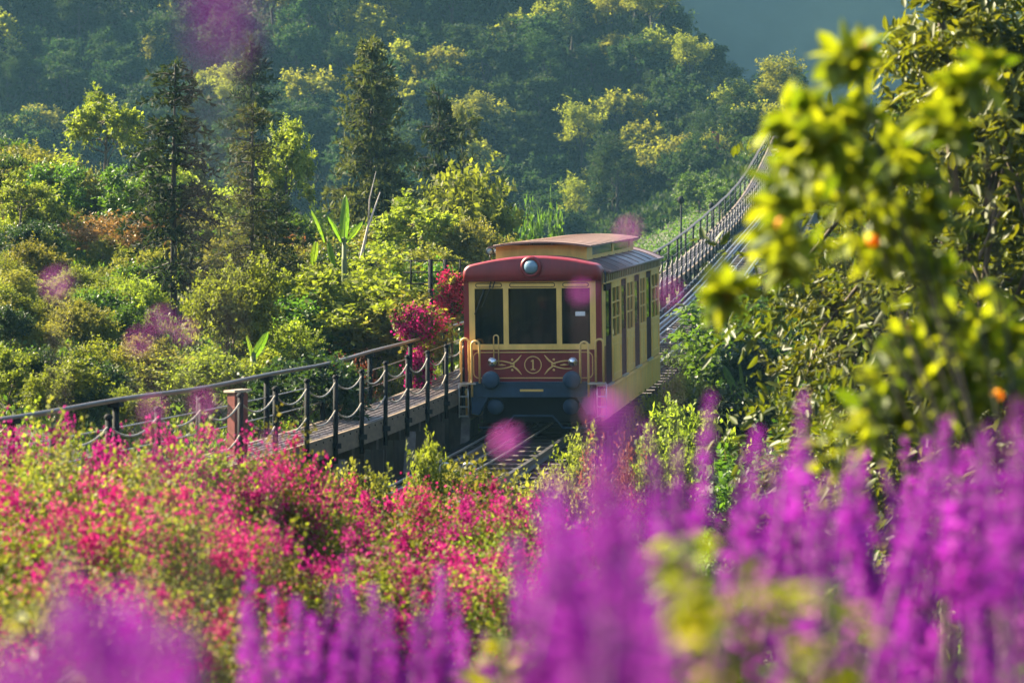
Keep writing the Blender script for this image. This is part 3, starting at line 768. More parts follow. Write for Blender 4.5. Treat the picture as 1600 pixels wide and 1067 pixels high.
# shrub kinds, about 2.4 m across and 2.2 m tall; each in two shapes
SH = {}
def shrub_kind(key, mats, seeds, rx, rz, K, S_, n, L, W, **kw):
    SH[key] = []
    for i, sd in enumerate(seeds):
        m, c = crown(sd, rx, rx*.95, rz, K, S_, n, L, W, G[mats[i % len(mats)]], z0=rz*.95, **kw)
        SH[key].append([('foliage', m, 'stuff'), ('stem', stub(sd, rz*1.1, .045, c))])
shrub_kind('round', ['lime', 'olive'], (1, 2, 3), 1.15, 1.05, 30, 26, 11, .105, .062, clump=.36, droop=.1, upb=.5)
shrub_kind('loose', ['olive', 'lime', 'green'], (11, 12, 13), 1.05, 1.35, 20, 24, 14, .12, .06, clump=.5, upb=.8, droop=.25)
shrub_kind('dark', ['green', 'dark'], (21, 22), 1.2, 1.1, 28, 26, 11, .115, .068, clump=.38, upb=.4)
shrub_kind('fine', ['lime', 'olive'], (31, 32), 1.1, 1.0, 34, 34, 11, .075, .045, clump=.34, upb=.6)
shrub_kind('dry', ['dry', 'rust'], (41, 42), .9, .9, 16, 28, 10, .085, .035, clump=.5, upb=1.0, droop=.1)
SHN = {'round': ('round lime shrub', 'shrub'), 'loose': ('tall loose shrub', 'shrub'), 'dark': ('deep green shrub', 'shrub'),
       'fine': ('fine bright shrub', 'shrub'), 'dry': ('rust-brown dry shrub', 'shrub')}
rnd = random.Random(5)
def put_shrub(kind, v, x, Y, sc_, label, group='shrubs on the sunny slope left of the track', sink=.15, sz=None):
    t = SH[kind][v % len(SH[kind])]
    s = sc_ if sz is None else (sc_, sc_, sc_*sz)
    return plant('shrub', label, 'shrub', (x, Y, gz(x, Y) - sink*sc_), t, group, rnd.uniform(0, 6.28), s, (rnd.uniform(-.08, .08), rnd.uniform(-.08, .08)))
def top_shrub(kind, v, px, py_top, Y, label, group=None, width=None, hk=None):
    """a shrub whose top shows at (px, py_top) when it stands Y metres away"""
    p = at(px, py_top, Y); g = gz(p.x, Y)
    hk = hk or top_of(SH[kind][v % len(SH[kind])][0][1])
    sz = max(.2, (p.z - g + .05)/hk); sw = width or sz
    t = SH[kind][v % len(SH[kind])]
    return plant('shrub', label, 'shrub', (p.x, Y, g - .05), t, group or 'shrubs on the sunny slope left of the track', rnd.uniform(0, 6.28), (sw, sw, sz))

# ---- the shrubs one can point at, left of the track
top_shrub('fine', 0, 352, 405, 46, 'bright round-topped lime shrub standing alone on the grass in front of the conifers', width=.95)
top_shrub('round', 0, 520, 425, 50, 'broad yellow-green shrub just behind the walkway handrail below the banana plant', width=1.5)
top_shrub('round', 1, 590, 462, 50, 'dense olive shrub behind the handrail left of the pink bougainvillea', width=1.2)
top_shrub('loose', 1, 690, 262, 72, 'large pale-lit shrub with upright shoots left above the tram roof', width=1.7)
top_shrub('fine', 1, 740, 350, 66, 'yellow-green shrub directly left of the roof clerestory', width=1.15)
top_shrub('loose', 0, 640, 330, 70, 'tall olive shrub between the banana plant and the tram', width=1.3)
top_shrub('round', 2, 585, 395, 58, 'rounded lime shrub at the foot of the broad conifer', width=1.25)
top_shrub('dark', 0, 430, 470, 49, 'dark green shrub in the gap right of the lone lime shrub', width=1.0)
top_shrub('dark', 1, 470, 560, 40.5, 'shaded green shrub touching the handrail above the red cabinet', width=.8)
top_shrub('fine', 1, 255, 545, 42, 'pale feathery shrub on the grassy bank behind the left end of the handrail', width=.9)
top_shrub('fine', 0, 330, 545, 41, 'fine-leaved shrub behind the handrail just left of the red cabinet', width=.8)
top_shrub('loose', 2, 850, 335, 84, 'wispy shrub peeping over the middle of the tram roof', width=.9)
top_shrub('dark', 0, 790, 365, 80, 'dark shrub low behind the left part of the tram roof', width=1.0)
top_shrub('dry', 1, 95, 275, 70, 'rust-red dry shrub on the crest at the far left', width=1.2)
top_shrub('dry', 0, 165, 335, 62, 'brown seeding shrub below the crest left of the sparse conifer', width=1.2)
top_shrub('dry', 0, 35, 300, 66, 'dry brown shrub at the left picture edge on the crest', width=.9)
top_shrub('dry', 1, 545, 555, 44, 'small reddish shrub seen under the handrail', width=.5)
# ---- the rest of the slope
zones = [('bushes on the left crest, @', -40, 260, 62, 80), ('bushes among the conifers, @', 220, 560, 54, 80), ('bushes between conifers and tram, @', 560, 800, 58, 82),
         ('bushes on the lower left slope, @', -40, 250, 37, 62), ('bushes behind the handrail, @', 380, 690, 41, 54)]
cnt = 0
for zi, (zn, xa, xb, ya, yb) in enumerate(zones):
    for i in range((38, 46, 28, 44, 18)[zi]):
        for tr_ in range(30):
            Y = rnd.uniform(ya, yb); px = rnd.uniform(xa, xb); x = (px - 800)/FPX*Y; u = x - xt(Y)
            if u < -3.9 and not (zi == 1 and Y < 60 and px < 460): break
        if u >= -3.9 or (zi == 1 and Y < 60 and px < 460): continue
        k = rnd.choice([('round', 'fine', 'loose', 'loose'), ('round', 'loose', 'dark', 'fine', 'dry'), ('round', 'loose', 'fine'), ('fine', 'round', 'dark'), ('round', 'dark', 'loose')][zi])
        s_ = rnd.uniform(.55, 1.0)*(1.0 if zi < 3 else .62)
        if zi == 2 and Y > 70: s_ *= .8
        dep = (Y - ya)/(yb - ya); dn = 'front of ' if dep < .35 else 'middle of ' if dep < .68 else 'back of '
        sn = 'small ' if s_ < .62 else 'big ' if s_ > .82 else ''
        lr = 'left half' if px < (xa + xb)/2 else 'right half'
        put_shrub(k, rnd.randrange(3), x, Y, s_, sn + SHN[k][0] + ', ' + dn + zn.replace('@', lr), sz=rnd.uniform(.8, 1.15))

# ---- grass and ground cover of the slope
def scatter_cover(name, label_kind, xa, xb, ya, yb, n, cond, mat, L, W, seed, up=1.2, lift=.0, clus=None):
    rng = np.random.default_rng(seed)
    x = rng.uniform(xa, xb, n); y = rng.uniform(ya, yb, n)
    if clus is not None:
        nz_ = np.sin(x*1.9 + 2*np.sin(y*.8)) * np.sin(y*1.4 + 1.5*np.sin(x*.7 + 1))
        keep = nz_ + rng.normal(size=n)*.45 > clus; x, y = x[keep], y[keep]
    k = cond(x, y); x, y = x[k], y[k]; n = len(x)
    c = np.stack([x, y, ground(x, y) + lift*rng.random(n)], 1)
    d = norm(rng.normal(size=(n, 3))*.6 + np.array([0, 0, up])); nr = norm(rng.normal(size=(n, 3)))
    s = .5 + rng.random(n)
    return link(name, leafcloud(name, mat, c, d, nr, L*s, W*s, rng.random(n)), kind=label_kind)
lc = lambda x, y: (x - (-7.13 + .16*y) < -2.6)
scatter_cover('grass', 'stuff', -24, 4, 30, 82, 230000, lc, G['grass'], .17, .022, 3, .9, clus=-.45)
scatter_cover('ground_cover', 'stuff', -24, 4, 30, 84, 90000, lc, G['green'], .10, .045, 4, .6, .3, clus=-.4)
scatter_cover('undergrowth', 'stuff', -8, 30, 26, 172, 330000, lambda x, y: (np.abs(x - (-7.13 + .16*y)) > -1) & ((x - (-7.13 + .16*y) > -2.2) | (y > 84)) & (np.abs(x - (-7.13 + .16*y)) < 14) & ((y < 100) | (np.abs(x - (-7.13 + .16*y)) > 2.6)) & ~((np.abs(x - (-7.13 + .16*y)) < 1.4) & (y < 44)), G['green'], .14, .09, 5, .6, .3, clus=-.3)

scatter_cover('reflected_vegetation', 'stuff', -30, -5.5, -8, 27, 60000, lambda x, y: x < -.24*y - 3.2, G['olive'], .30, .13, 6, .9, 1.9, clus=.1)  # unseen leaves left of the frame, added for the windscreens to reflect
# ---- conifers
CF = {}
m_, t_ = conifer(1, 5.0, 1.1, G['conifer'], 14, base=.2, dens=.85, droop=.5, per=5, prof=.35, nl=(.16, .055)); CF['sparse'] = [('foliage', m_, 'stuff'), ('trunk', t_)]
m_, t_ = conifer(2, 5.0, 1.55, G['conifer_olive'], 27, base=.06, dens=.95, droop=.22, per=7, prof=.6, nl=(.15, .055)); CF['broad'] = [('foliage', m_, 'stuff'), ('trunk', t_)]
m_, t_ = conifer(3, 5.0, 1.25, G['conifer'], 25, base=.08, dens=.9, droop=.3, per=6, prof=.6, nl=(.14, .05)); CF['dense'] = [('foliage', m_, 'stuff'), ('trunk', t_)]
m_, t_ = conifer(4, 5.0, 1.0, G['conifer_olive'], 17, base=.25, dens=.8, droop=.35, per=5, prof=.5, nl=(.14, .045)); CF['thin'] = [('foliage', m_, 'stuff'), ('trunk', t_)]
def put_conifer(k, px, py_top, Y, wd, label, foot=None):
    p = at(px, py_top, Y); g = gz(p.x, Y); h = (p.z - g)/5.0
    plant('conifer_tree', label, 'conifer', (p.x, Y, g), CF[k], 'conifers on the slope', rnd.uniform(0, 6), (wd, wd, h))
put_conifer('sparse', 272, 97, 53, 1.0, 'sparse dark conifer with a bare upper trunk and drooping tiers, leftmost of the conifers')
put_conifer('dense', 392, 66, 82, 1.3, 'dark dense conifer standing behind the thin conifer, its tip near the top of the slope')
put_conifer('thin', 394, 162, 54, .85, 'thin conifer with a visible straight trunk in front of the dark dense one')
put_conifer('broad', 580, 62, 76, 1.18, 'tallest and broadest conifer, bushy down to its foot, above the banana plant')
put_conifer('dense', 686, 146, 84, 1.35, 'medium dark conifer right of the broadest conifer')
put_conifer('thin', 722, 172, 88, 1.5, 'ragged conifer just behind the medium dark one on its right')
put_conifer('dense', 782, 284, 86, .95, 'small dark conifer farthest right on the slope, left of the tram roof')
put_conifer('sparse', 432, 300, 55, .7, 'short dark-branched conifer with leaning trunk between the thin and broad conifers')

# ---- small broadleaved trees on the slope
TR = {}
m_, c_ = crown(51, .95, .95, .75, 16, 22, 12, .11, .065, G['lime'], z0=2.3, clump=.4, low=-.6); TR['open'] = [('foliage', m_, 'stuff'), ('trunk', limbs(51, 2.6, .05, c_, 'trunk', bark, maxl=14, splits=.5))]
m_, c_ = crown(52, .75, .75, 1.35, 20, 26, 12, .12, .06, G['lime'], z0=1.75, clump=.5, upb=1.1); TR['pointed'] = [('foliage', m_, 'stuff'), ('trunk', limbs(52, 2.4, .06, c_, 'trunk', bark_dark, maxl=12, splits=.4))]
def put_tree(k, px, py_top, Y, h0, wd, label, sub=1.0):
    p = at(px, py_top, Y); g = gz(p.x, Y); h = (p.z - g)/top_of(TR[k][0][1], .999)
    plant('small_tree', label, 'tree', (p.x, Y, g), TR[k], 'small trees on the slope', rnd.uniform(0, 6), (wd, wd, h))
put_tree('open', 168, 135, 76, 3.05, 1.15, 'small open-crowned yellow tree on a thin trunk standing on the left crest')
put_tree('pointed', 447, 182, 72, 3.15, .95, 'pointed bright green tree between the thin conifer and the broadest conifer')
put_tree('open', 30, 265, 62, 3.05, .7, 'thin sapling with few leaves at the left picture edge')
put_tree('open', 655, 300, 66, 3.05, 1.1, 'light-crowned tree right of the banana plant with visible pale limbs')
# dead pale branch
p = at(560, 385, 60); dd = empty('dead_branch', (p.x, 60, gz(p.x, 60)), 'bare bleached branch leaning up right of the banana plant', 'branch')
h_ = at(600, 300, 60).z - gz(p.x, 60)
MB().tube([(-.1, 0, -.2), (0, 0, h_*.45), (.22, 0, h_*.75), (.5, .1, h_)], [.05, .04, .03, .01], 6).tube([(.22, 0, h_*.75), (.25, .1, h_*.95), (.4, .1, h_*1.15)], [.025, .018, .006], 5).build('branch', bark_pale, dd)

# ---- banana plants: every leaf a part
def bananaleaf(seed, L, W, mat):
    rng = random.Random(seed); n = 12; mb = MB(); rows = []
    for i in range(n + 1):
        t = i/n; wd = W*(math.sin(math.pi*min(1, (t*.93 + .07)))**.55)*(.9 + .2*rng.random())*(1 if t < 1 else .1)
        z = L*t; y = L*.22*t*t
        rows.append([Vector((-wd/2, y + .12*wd, z - .05*W)), Vector((-wd*.25, y + .03*wd, z)), Vector((0, y, z)), Vector((wd*.25, y + .03*wd, z)), Vector((wd/2, y + .12*wd, z - .05*W))])
    mb.rings(rows, closed=False); mb.tube([r[2] - Vector((0, .012, 0)) for r in rows], [.018*(1 - .8*i/n) for i in range(n + 1)], 5)
    me = mb.mesh('leaf', mat); a = me.attributes.new('tint', 'FLOAT', 'FACE'); a.data.foreach_set('value', [rng.random() for _ in me.polygons]); return me
BL = [bananaleaf(i, 1.0, .27, G['banana']) for i in range(3)]
def banana(px, py_foot, Y, leaves, label, stem_h=.9):
    p = at(px, py_foot, Y); z = gz(p.x, Y)
    r = empty('banana_plant', (p.x, Y, z), label, 'banana plant', 'banana plants')
    zb = p.z - z
    MB().tube([(0, 0, -.2), (.02, 0, zb*.6), (0, 0, zb + .1)], [.09, .075, .04], 8).build('pseudostem', stem_m, r)
    for i, (dx, tilt, yaw, L, Wd) in enumerate(leaves):
        link('leaf', BL[i % 3], r, (dx, 0, zb), (rnd.uniform(-.1, .1), R(tilt), R(yaw)), (L*Wd, L, L))
banana(537, 378, 57, [(0, 3, 10, 1.1, .7), (-.05, -38, 70, .7, .9), (-.42, -24, 75, .8, .95), (-.62, 186, 20, .55, 1.1), (-.35, 170, -40, .6, 1.1), (.05, 50, 40, .8, .6)], 'banana plant with one tall upright leaf and paler leaves in front of the broad conifer')
banana(800, 372, 78, [(0, 8, 10, 1.1, .6), (0, 28, 0, .7, .8)], 'banana leaf standing up left behind the tram roof')
banana(1205, 660, 46, [(0, 10, 10, .85, .8), (.05, 36, 0, 1.0, .6), (-.1, -30, 20, .9, .7), (.1, 75, 0, .9, .7), (0, -70, 30, .6, .8)], 'banana plant with a pale split leaf below the right-hand bushes')
banana(1160, 640, 52, [(0, -20, 10, 1.0, .7), (0, 15, 60, 1.0, .8), (0, 50, 0, .8, .8)], 'dark banana clump in the shade right of the tram')
banana(395, 560, 43, [(0, 32, 20, .55, 1.0), (0, -12, 60, .4, 1.0)], 'young banana plant with a glossy leaf just above the handrail')

# ---- right of the track
GR = 'shrubs right of the track'
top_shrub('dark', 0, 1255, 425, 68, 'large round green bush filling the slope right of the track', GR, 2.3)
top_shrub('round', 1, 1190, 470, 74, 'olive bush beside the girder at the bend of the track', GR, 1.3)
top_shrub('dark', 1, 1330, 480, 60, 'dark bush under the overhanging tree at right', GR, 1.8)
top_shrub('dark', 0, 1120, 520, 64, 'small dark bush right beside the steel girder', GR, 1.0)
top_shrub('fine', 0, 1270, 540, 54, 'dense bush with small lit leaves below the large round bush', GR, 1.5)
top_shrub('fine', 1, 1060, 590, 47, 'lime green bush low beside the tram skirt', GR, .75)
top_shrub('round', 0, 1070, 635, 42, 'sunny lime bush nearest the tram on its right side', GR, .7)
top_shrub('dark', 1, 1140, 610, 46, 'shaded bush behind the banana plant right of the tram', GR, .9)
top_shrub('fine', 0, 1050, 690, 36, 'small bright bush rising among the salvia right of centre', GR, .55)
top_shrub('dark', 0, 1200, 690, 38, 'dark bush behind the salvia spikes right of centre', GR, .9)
top_shrub('round', 2, 895, 684, 37, 'lime bush with yellow tips on the track bed in front of the tram', 'shrubs on the track bed', .5)
top_shrub('dry', 1, 955, 682, 36, 'bush with reddish young leaves in front of the tram at right', 'shrubs on the track bed', .55)
top_shrub('round', 1, 850, 745, 33, 'olive bush half hidden by blurred salvia in front of the tram', 'shrubs on the track bed', .6)
top_shrub('loose', 0, 725, 722, 33, 'arching bush with long yellow-green sprays over the rails', 'shrubs on the track bed', .6)
top_shrub('loose', 1, 650, 692, 31.5, 'leafy spray leaning over the pipes left of the rails', 'shrubs on the track bed', .36)
top_shrub('fine', 1, 560, 735, 30, 'low bush under the walkway trestle', 'shrubs on the track bed', .6)
for i in range(26):
    Y = rnd.uniform(52, 100); u = rnd.uniform(2.6, 9); x = xt(Y) + u
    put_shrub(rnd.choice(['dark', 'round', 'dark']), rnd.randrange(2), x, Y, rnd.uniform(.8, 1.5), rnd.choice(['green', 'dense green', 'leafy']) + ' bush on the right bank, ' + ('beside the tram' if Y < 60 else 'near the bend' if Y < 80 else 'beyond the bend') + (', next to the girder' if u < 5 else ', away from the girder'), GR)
for i in range(30):
    Y = rnd.uniform(100, 165); u = rnd.choice([-1, 1])*rnd.uniform(3.2, 8); x = xt(Y) + u
    put_shrub(rnd.choice(['dark', 'dark', 'loose']), rnd.randrange(3), x, Y, rnd.uniform(.8, 1.3), 'hazy bush beside the far track, ' + ('left' if u < 0 else 'right') + ' of it, ' + ('near its lower end' if Y < 122 else 'half way up' if Y < 145 else 'near its upper end'), 'bushes beside the far track')

# ---- far hillside
HT = []
for i, (mt, rx, rz, K, S_, n, L, W, kw) in enumerate([
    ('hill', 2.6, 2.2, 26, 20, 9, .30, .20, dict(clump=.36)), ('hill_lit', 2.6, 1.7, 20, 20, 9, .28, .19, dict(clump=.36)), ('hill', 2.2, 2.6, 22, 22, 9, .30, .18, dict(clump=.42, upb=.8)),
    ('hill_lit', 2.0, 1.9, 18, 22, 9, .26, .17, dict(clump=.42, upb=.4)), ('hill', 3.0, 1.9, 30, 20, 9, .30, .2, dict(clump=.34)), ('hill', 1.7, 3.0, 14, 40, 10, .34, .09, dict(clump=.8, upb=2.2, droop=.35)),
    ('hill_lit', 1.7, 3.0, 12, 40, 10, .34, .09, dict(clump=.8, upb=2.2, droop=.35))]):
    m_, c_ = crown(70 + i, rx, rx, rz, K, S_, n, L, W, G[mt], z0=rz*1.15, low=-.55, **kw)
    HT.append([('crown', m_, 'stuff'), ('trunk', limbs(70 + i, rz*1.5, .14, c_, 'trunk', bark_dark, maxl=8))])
def hill_tree(v, x, Y, s_, label, z=None, sink=.2):
    plant('hill_tree', label, 'tree', (x, Y, gz(x, Y) - sink), HT[v], 'trees on the far hillside', rnd.uniform(0, 6), (s_, s_, s_*rnd.uniform(.85, 1.1)))
def hill_y(px, py):
    """where the line of sight through a pixel meets the hillside"""
    for Y in np.arange(150, 300, .5):
        p = at(px, py, Y)
        if gz(p.x, Y) >= p.z: return p.x, Y
    return None
for px, py, v, s_, lb in [(805, 75, 3, 1.15, 'sunlit spreading tree high on the hillside above the tram'), (690, 130, 1, 1.0, 'flat-topped yellow-lit tree on the hillside right of the broadest conifer'),
        (575, 55, 3, 1.0, 'pale-lit tree on the hillside directly behind the tip of the broadest conifer'), (455, 70, 1, .6, 'small rounded light tree on the hillside above the pointed green tree'),
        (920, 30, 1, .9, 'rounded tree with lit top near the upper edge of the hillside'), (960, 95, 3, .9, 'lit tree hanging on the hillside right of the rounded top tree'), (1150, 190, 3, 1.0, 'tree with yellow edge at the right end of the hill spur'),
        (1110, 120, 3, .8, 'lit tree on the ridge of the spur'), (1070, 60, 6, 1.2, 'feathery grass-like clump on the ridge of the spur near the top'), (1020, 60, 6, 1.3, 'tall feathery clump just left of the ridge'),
        (480, 165, 1, 1.0, 'flat yellow-lit crown on the hillside between the dense and broadest conifers'), (255, 85, 3, .8, 'open light tree just behind the sparse conifer tip'),
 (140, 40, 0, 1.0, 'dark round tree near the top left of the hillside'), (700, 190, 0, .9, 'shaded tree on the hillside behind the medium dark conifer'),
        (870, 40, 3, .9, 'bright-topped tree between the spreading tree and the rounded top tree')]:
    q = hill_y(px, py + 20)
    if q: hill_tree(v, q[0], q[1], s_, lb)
placed = []
for i in range(4000):
    if len(placed) >= 235: break
    Y = rnd.uniform(171, 222); x = rnd.uniform(-50, 24)
    px = 800 + x/Y*FPX
    if px < -60: continue
    g = gz(x, Y)
    if g > .19*Y or g < (Y - 172)*.5 - 3: continue
    if abs(x - xt(Y)) < 3.0: continue
    if any((x - a)**2 + (Y - b)**2 < 2.3**2 for a, b in placed): continue
    placed.append((x, Y))
    side = 'left of the conifers' if px < 250 else 'behind the conifers' if px < 760 else 'above the tram' if px < 1000 else 'on the spur'
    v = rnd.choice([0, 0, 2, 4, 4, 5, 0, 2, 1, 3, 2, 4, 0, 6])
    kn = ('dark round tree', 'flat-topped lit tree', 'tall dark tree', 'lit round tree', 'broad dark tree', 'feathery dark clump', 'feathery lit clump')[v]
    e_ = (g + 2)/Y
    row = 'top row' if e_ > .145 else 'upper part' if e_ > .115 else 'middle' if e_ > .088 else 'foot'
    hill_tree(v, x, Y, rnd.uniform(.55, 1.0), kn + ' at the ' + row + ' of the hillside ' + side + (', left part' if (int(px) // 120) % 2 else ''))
scatter_cover('hill_undergrowth', 'stuff', -56, 30, 160, 226, 170000, lambda x, y: (ground(x, y) < .2*y) & (np.abs(x - (-7.13 + .16*y)) > 1.5), G['hill'], .42, .22, 8, .7, .9)

# ---- tall tree at the right edge and its darker neighbours
TT = []
for i, (mt, L, W) in enumerate([('tree', .15, .062), ('tree', .15, .066), ('dark', .15, .07)]):  # the dark copy puts the shade inside the crowns into its leaf colour
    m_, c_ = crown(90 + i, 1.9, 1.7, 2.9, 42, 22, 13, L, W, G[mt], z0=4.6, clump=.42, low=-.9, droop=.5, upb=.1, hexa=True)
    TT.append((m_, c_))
def big_tree(v, px, Y, s_, label, h=8.0, r=.1, cat='tree'):
    x = (px - 800)/FPX*Y; g = gz(x, Y)
    m_, c_ = TT[v]
    plant('broadleaf_tree', label, 'tree', (x, Y, g), [('crown', m_, 'stuff'), ('trunk', BT[v])], 'tall trees at the right', rnd.uniform(0, 6), s_)
BT = [limbs(90 + i, 7.2, .085, TT[i][1], 'trunk', bark, maxl=26, lean=.02, splits=.25) for i in range(3)]
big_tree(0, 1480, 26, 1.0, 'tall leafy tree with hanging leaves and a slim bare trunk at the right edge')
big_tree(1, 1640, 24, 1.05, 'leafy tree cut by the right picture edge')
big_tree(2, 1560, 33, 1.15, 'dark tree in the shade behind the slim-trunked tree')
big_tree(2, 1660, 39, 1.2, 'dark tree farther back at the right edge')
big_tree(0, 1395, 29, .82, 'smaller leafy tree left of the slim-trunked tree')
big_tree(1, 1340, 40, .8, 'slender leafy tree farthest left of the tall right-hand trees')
big_tree(2, 1540, 29, 1.0, 'shaded tree directly behind the bare trunk')
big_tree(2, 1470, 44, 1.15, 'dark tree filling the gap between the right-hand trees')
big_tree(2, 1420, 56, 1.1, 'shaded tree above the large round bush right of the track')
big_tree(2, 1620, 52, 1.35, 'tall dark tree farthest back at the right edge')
p = at(1508, 420, 24.5); tk = empty('bare_trunk', (p.x, 24.5, gz(p.x, 24.5)), 'slim grey bare tree trunk standing in front of the dark trees at right', 'tree')
h_ = at(1475, -40, 24.5).z - gz(p.x, 24.5)
MB().tube([(0, 0, -.3), (.03, 0, h_*.35), (-.03, 0, h_*.6), (-.16, 0, h_*.85), (-.25, 0, h_)], [.075, .065, .055, .045, .03], 8).tube([(-.03, 0, h_*.6), (.3, .1, h_*.75), (.5, .1, h_*.9)], [.03, .02, .01], 5).build('trunk', bark, tk)
m_, c_ = crown(97, .9, .8, .8, 12, 18, 12, .14, .06, G['tree'], z0=h_*.93, clump=.5, low=-.8, droop=.5, hexa=True); link('crown', m_, tk, kind='stuff')

# ---- blurred leafy shrub close to the camera at right
def near_shrub(seed, base, tips, label, Y, L=.10, W=.05, mat='near', n=26, flowers=0):
    """branches from the base to tips given in the photograph, leaves in flat sprays along them"""
    rng = np.random.default_rng(seed); rr2 = random.Random(seed)
    g = gz(base, Y); r = empty('leafy_shrub', (base, Y, g), label, 'shrub', 'blurred shrubs near the camera')
    st = MB(); P, D, Nr = [], [], []; fl = MB(); fc = 0
    for px, py, dY, rad in tips:
        e = at(px, py, Y + dY) - Vector((base, Y, g)); m1 = Vector((e.x*.25, e.y*.3, e.z*.6))
        st.tube([(0, 0, -.1), m1*.5, m1, e*.75 + m1*.2, e], [.007, .006, .005, .004, .002], 5, caps=False)
        o = np.array(e)[None] + rng.normal(size=(n, 3))*rad*.5*np.array([1, .9, .75])
        dr = norm(sph(rng, n) + np.array([-.35, 0, .1])); ln = rad*(.35 + .6*rng.random(n))
        p_, d_, n_, _ = sprigs(rng, o, dr, ln, 6, droop=.2, spread=.8)
        P.append(p_); D.append(d_); Nr.append(n_)
        for k in range(flowers):
            if rr2.random() < .55:
                q = e + Vector(rng.normal(size=3))*rad*.5
                fl.lathe([(0, -.02), (.014, -.012), (.02, .0), (.016, .014), (0, .02)], q, (0, 0, 1), 8); fc += 1
    P, D, Nr = map(np.concatenate, (P, D, Nr)); s_ = .6 + .6*rng.random(len(P))
    link('foliage', leafcloud('foliage', G[mat], P, D, Nr, L*s_, W*s_, rng.random(len(P)), hexa=True), r, kind='stuff')
    st.build('stem', bark_dark, r)
    if fc:
        me = fl.mesh('blossom', G['orange']); a = me.attributes.new('tint', 'FLOAT', 'FACE'); a.data.foreach_set('value', [.5]*len(me.polygons)); link('blossom', me, r, kind='stuff')
near_shrub(1, 1.5, [(1340, 90, 0, .045), (1350, 190, .3, .06), (1285, 232, 0, .075), (1262, 282, .2, .08), (1240, 332, -.2, .07), (1350, 290, .3, .09), (1410, 245, .2, .08), (1238, 385, 0, .045), (1380, 370, .4, .08), (1136, 462, 0, .008), (1480, 180, .4, .08), (1530, 120, .4, .05), (1450, 330, .3, .07), (1240, 185, .1, .04)],
           'blurred sunlit shrub whose bright leaves reach out left over the track', 7.2, n=11, flowers=1)
near_shrub(2, 2.0, [(1470, 450, 0, .07), (1520, 490, .2, .09), (1440, 530, .1, .07), (1500, 570, 0, .10), (1570, 530, .2, .08), (1410, 590, 0, .07), (1460, 630, 0, .09), (1540, 610, .1, .09), (1600, 600, 0, .09), (1370, 655, 0, .05)],
           'blurred lower shrub with orange blossoms above the salvia at the right', 7.6, n=9, flowers=1)

# ---- bougainvillea
BG = []
for i in range(3):
    rng = np.random.default_rng(200 + i)
    m_, c_ = crown(200 + i, 1.3, 1.2, 1.15, 42, 46, 10, .055, .036, G['olive' if i == 1 else 'lime'], z0=1.2, clump=.38, low=-.5, upb=.6, droop=.3)
    # bracts in bunches at the ends of the shoots
    dirs = sph(rng, (160, 75, 195)[i]); dirs = dirs[dirs[:, 2] > -.5]
    cen = dirs*(.88 + .30*rng.random(len(dirs)))[:, None]*np.array([1.35, 1.25, 1.25]) + np.array([0, 0, 1.25])
    k = 84; o = np.repeat(cen, k, 0) + rng.normal(size=(len(cen)*k, 3))*.078*(.35 + 1.2*rng.random((len(cen), 1)).repeat(k, 0))
    d = norm(rng.normal(size=o.shape) + np.array([0, 0, .4])); n_ = sph(rng, len(o)); s_ = .7 + .6*rng.random(len(o))
    b_ = leafcloud('blossom', G['bract'], o, d, n_, .034*s_, .030*s_, np.repeat(rng.random(len(cen)), k)*.6 + .4*rng.random(len(o)))
    BG.append([('foliage', m_, 'stuff'), ('blossom', b_, 'stuff'), ('stem', stub(200 + i, 1.5, .03, c_))])
def bougain(v, px, py_top, Y, wd, label, group='bougainvillea bushes in front of the track'):
    p = at(px, py_top, Y); g = gz(p.x, Y); h = max(.25, (p.z - g)/top_of(BG[v % 3][1][1], .997))
    plant('bougainvillea', label, 'flowering shrub', (p.x, Y, g), BG[v % 3], group, rnd.uniform(0, 6), (wd*.9, wd*.9, h))
for v, px, py, Y, wd, lb in [(0, 30, 652, 20, .8, 'pink bougainvillea at the left picture edge below the handrail'), (1, 150, 672, 19, .85, 'bougainvillea with deep pink bunches left of the handrail end'),
        (2, 270, 662, 20.5, .8, 'bougainvillea in full pink bloom below the handrail posts'), (1, 380, 682, 21, .8, 'pale leafy bougainvillea right in front of the red cabinet'), (0, 440, 728, 21, .7, 'bougainvillea with fading pink bunches under the near end of the walkway'),
        (0, 60, 745, 16, .8, 'crimson-pink bougainvillea low at the left picture edge'), (2, 210, 760, 16, .75, 'dense pink bougainvillea in the lower left'), (1, 340, 790, 17, .7, 'bougainvillea with scattered bunches above the grass blades'),
        (2, 520, 768, 22, .8, 'broad bougainvillea under the trestle posts'), (0, 610, 752, 23, .8, 'bougainvillea with bright pink bunches below the pipes'), (1, 700, 752, 22.5, .8, 'yellow-green bougainvillea with small bunches left of the rails'),
        (2, 780, 775, 22, .7, 'bougainvillea thinning out towards the purple salvia'), (0, 480, 830, 17.5, .8, 'shaded bougainvillea in the dip below the broad one'), (1, 620, 850, 18, .8, 'shaded bougainvillea behind the small purple spikes'), (2, 740, 860, 18, .75, 'dim bougainvillea beside the tall purple salvia'),
        (0, 860, 830, 20, .7, 'bougainvillea half hidden behind blurred salvia'), (1, 20, 870, 13, .7, 'leafy bougainvillea lowest at the left picture edge'), (1, 150, 890, 13, .6, 'bougainvillea behind the blurred purple spikes at lower left'), (1, 290, 910, 13.5, .55, 'dark bougainvillea at the foot of the lower left bank')]:
    bougain(v, px, py, Y, wd, lb)
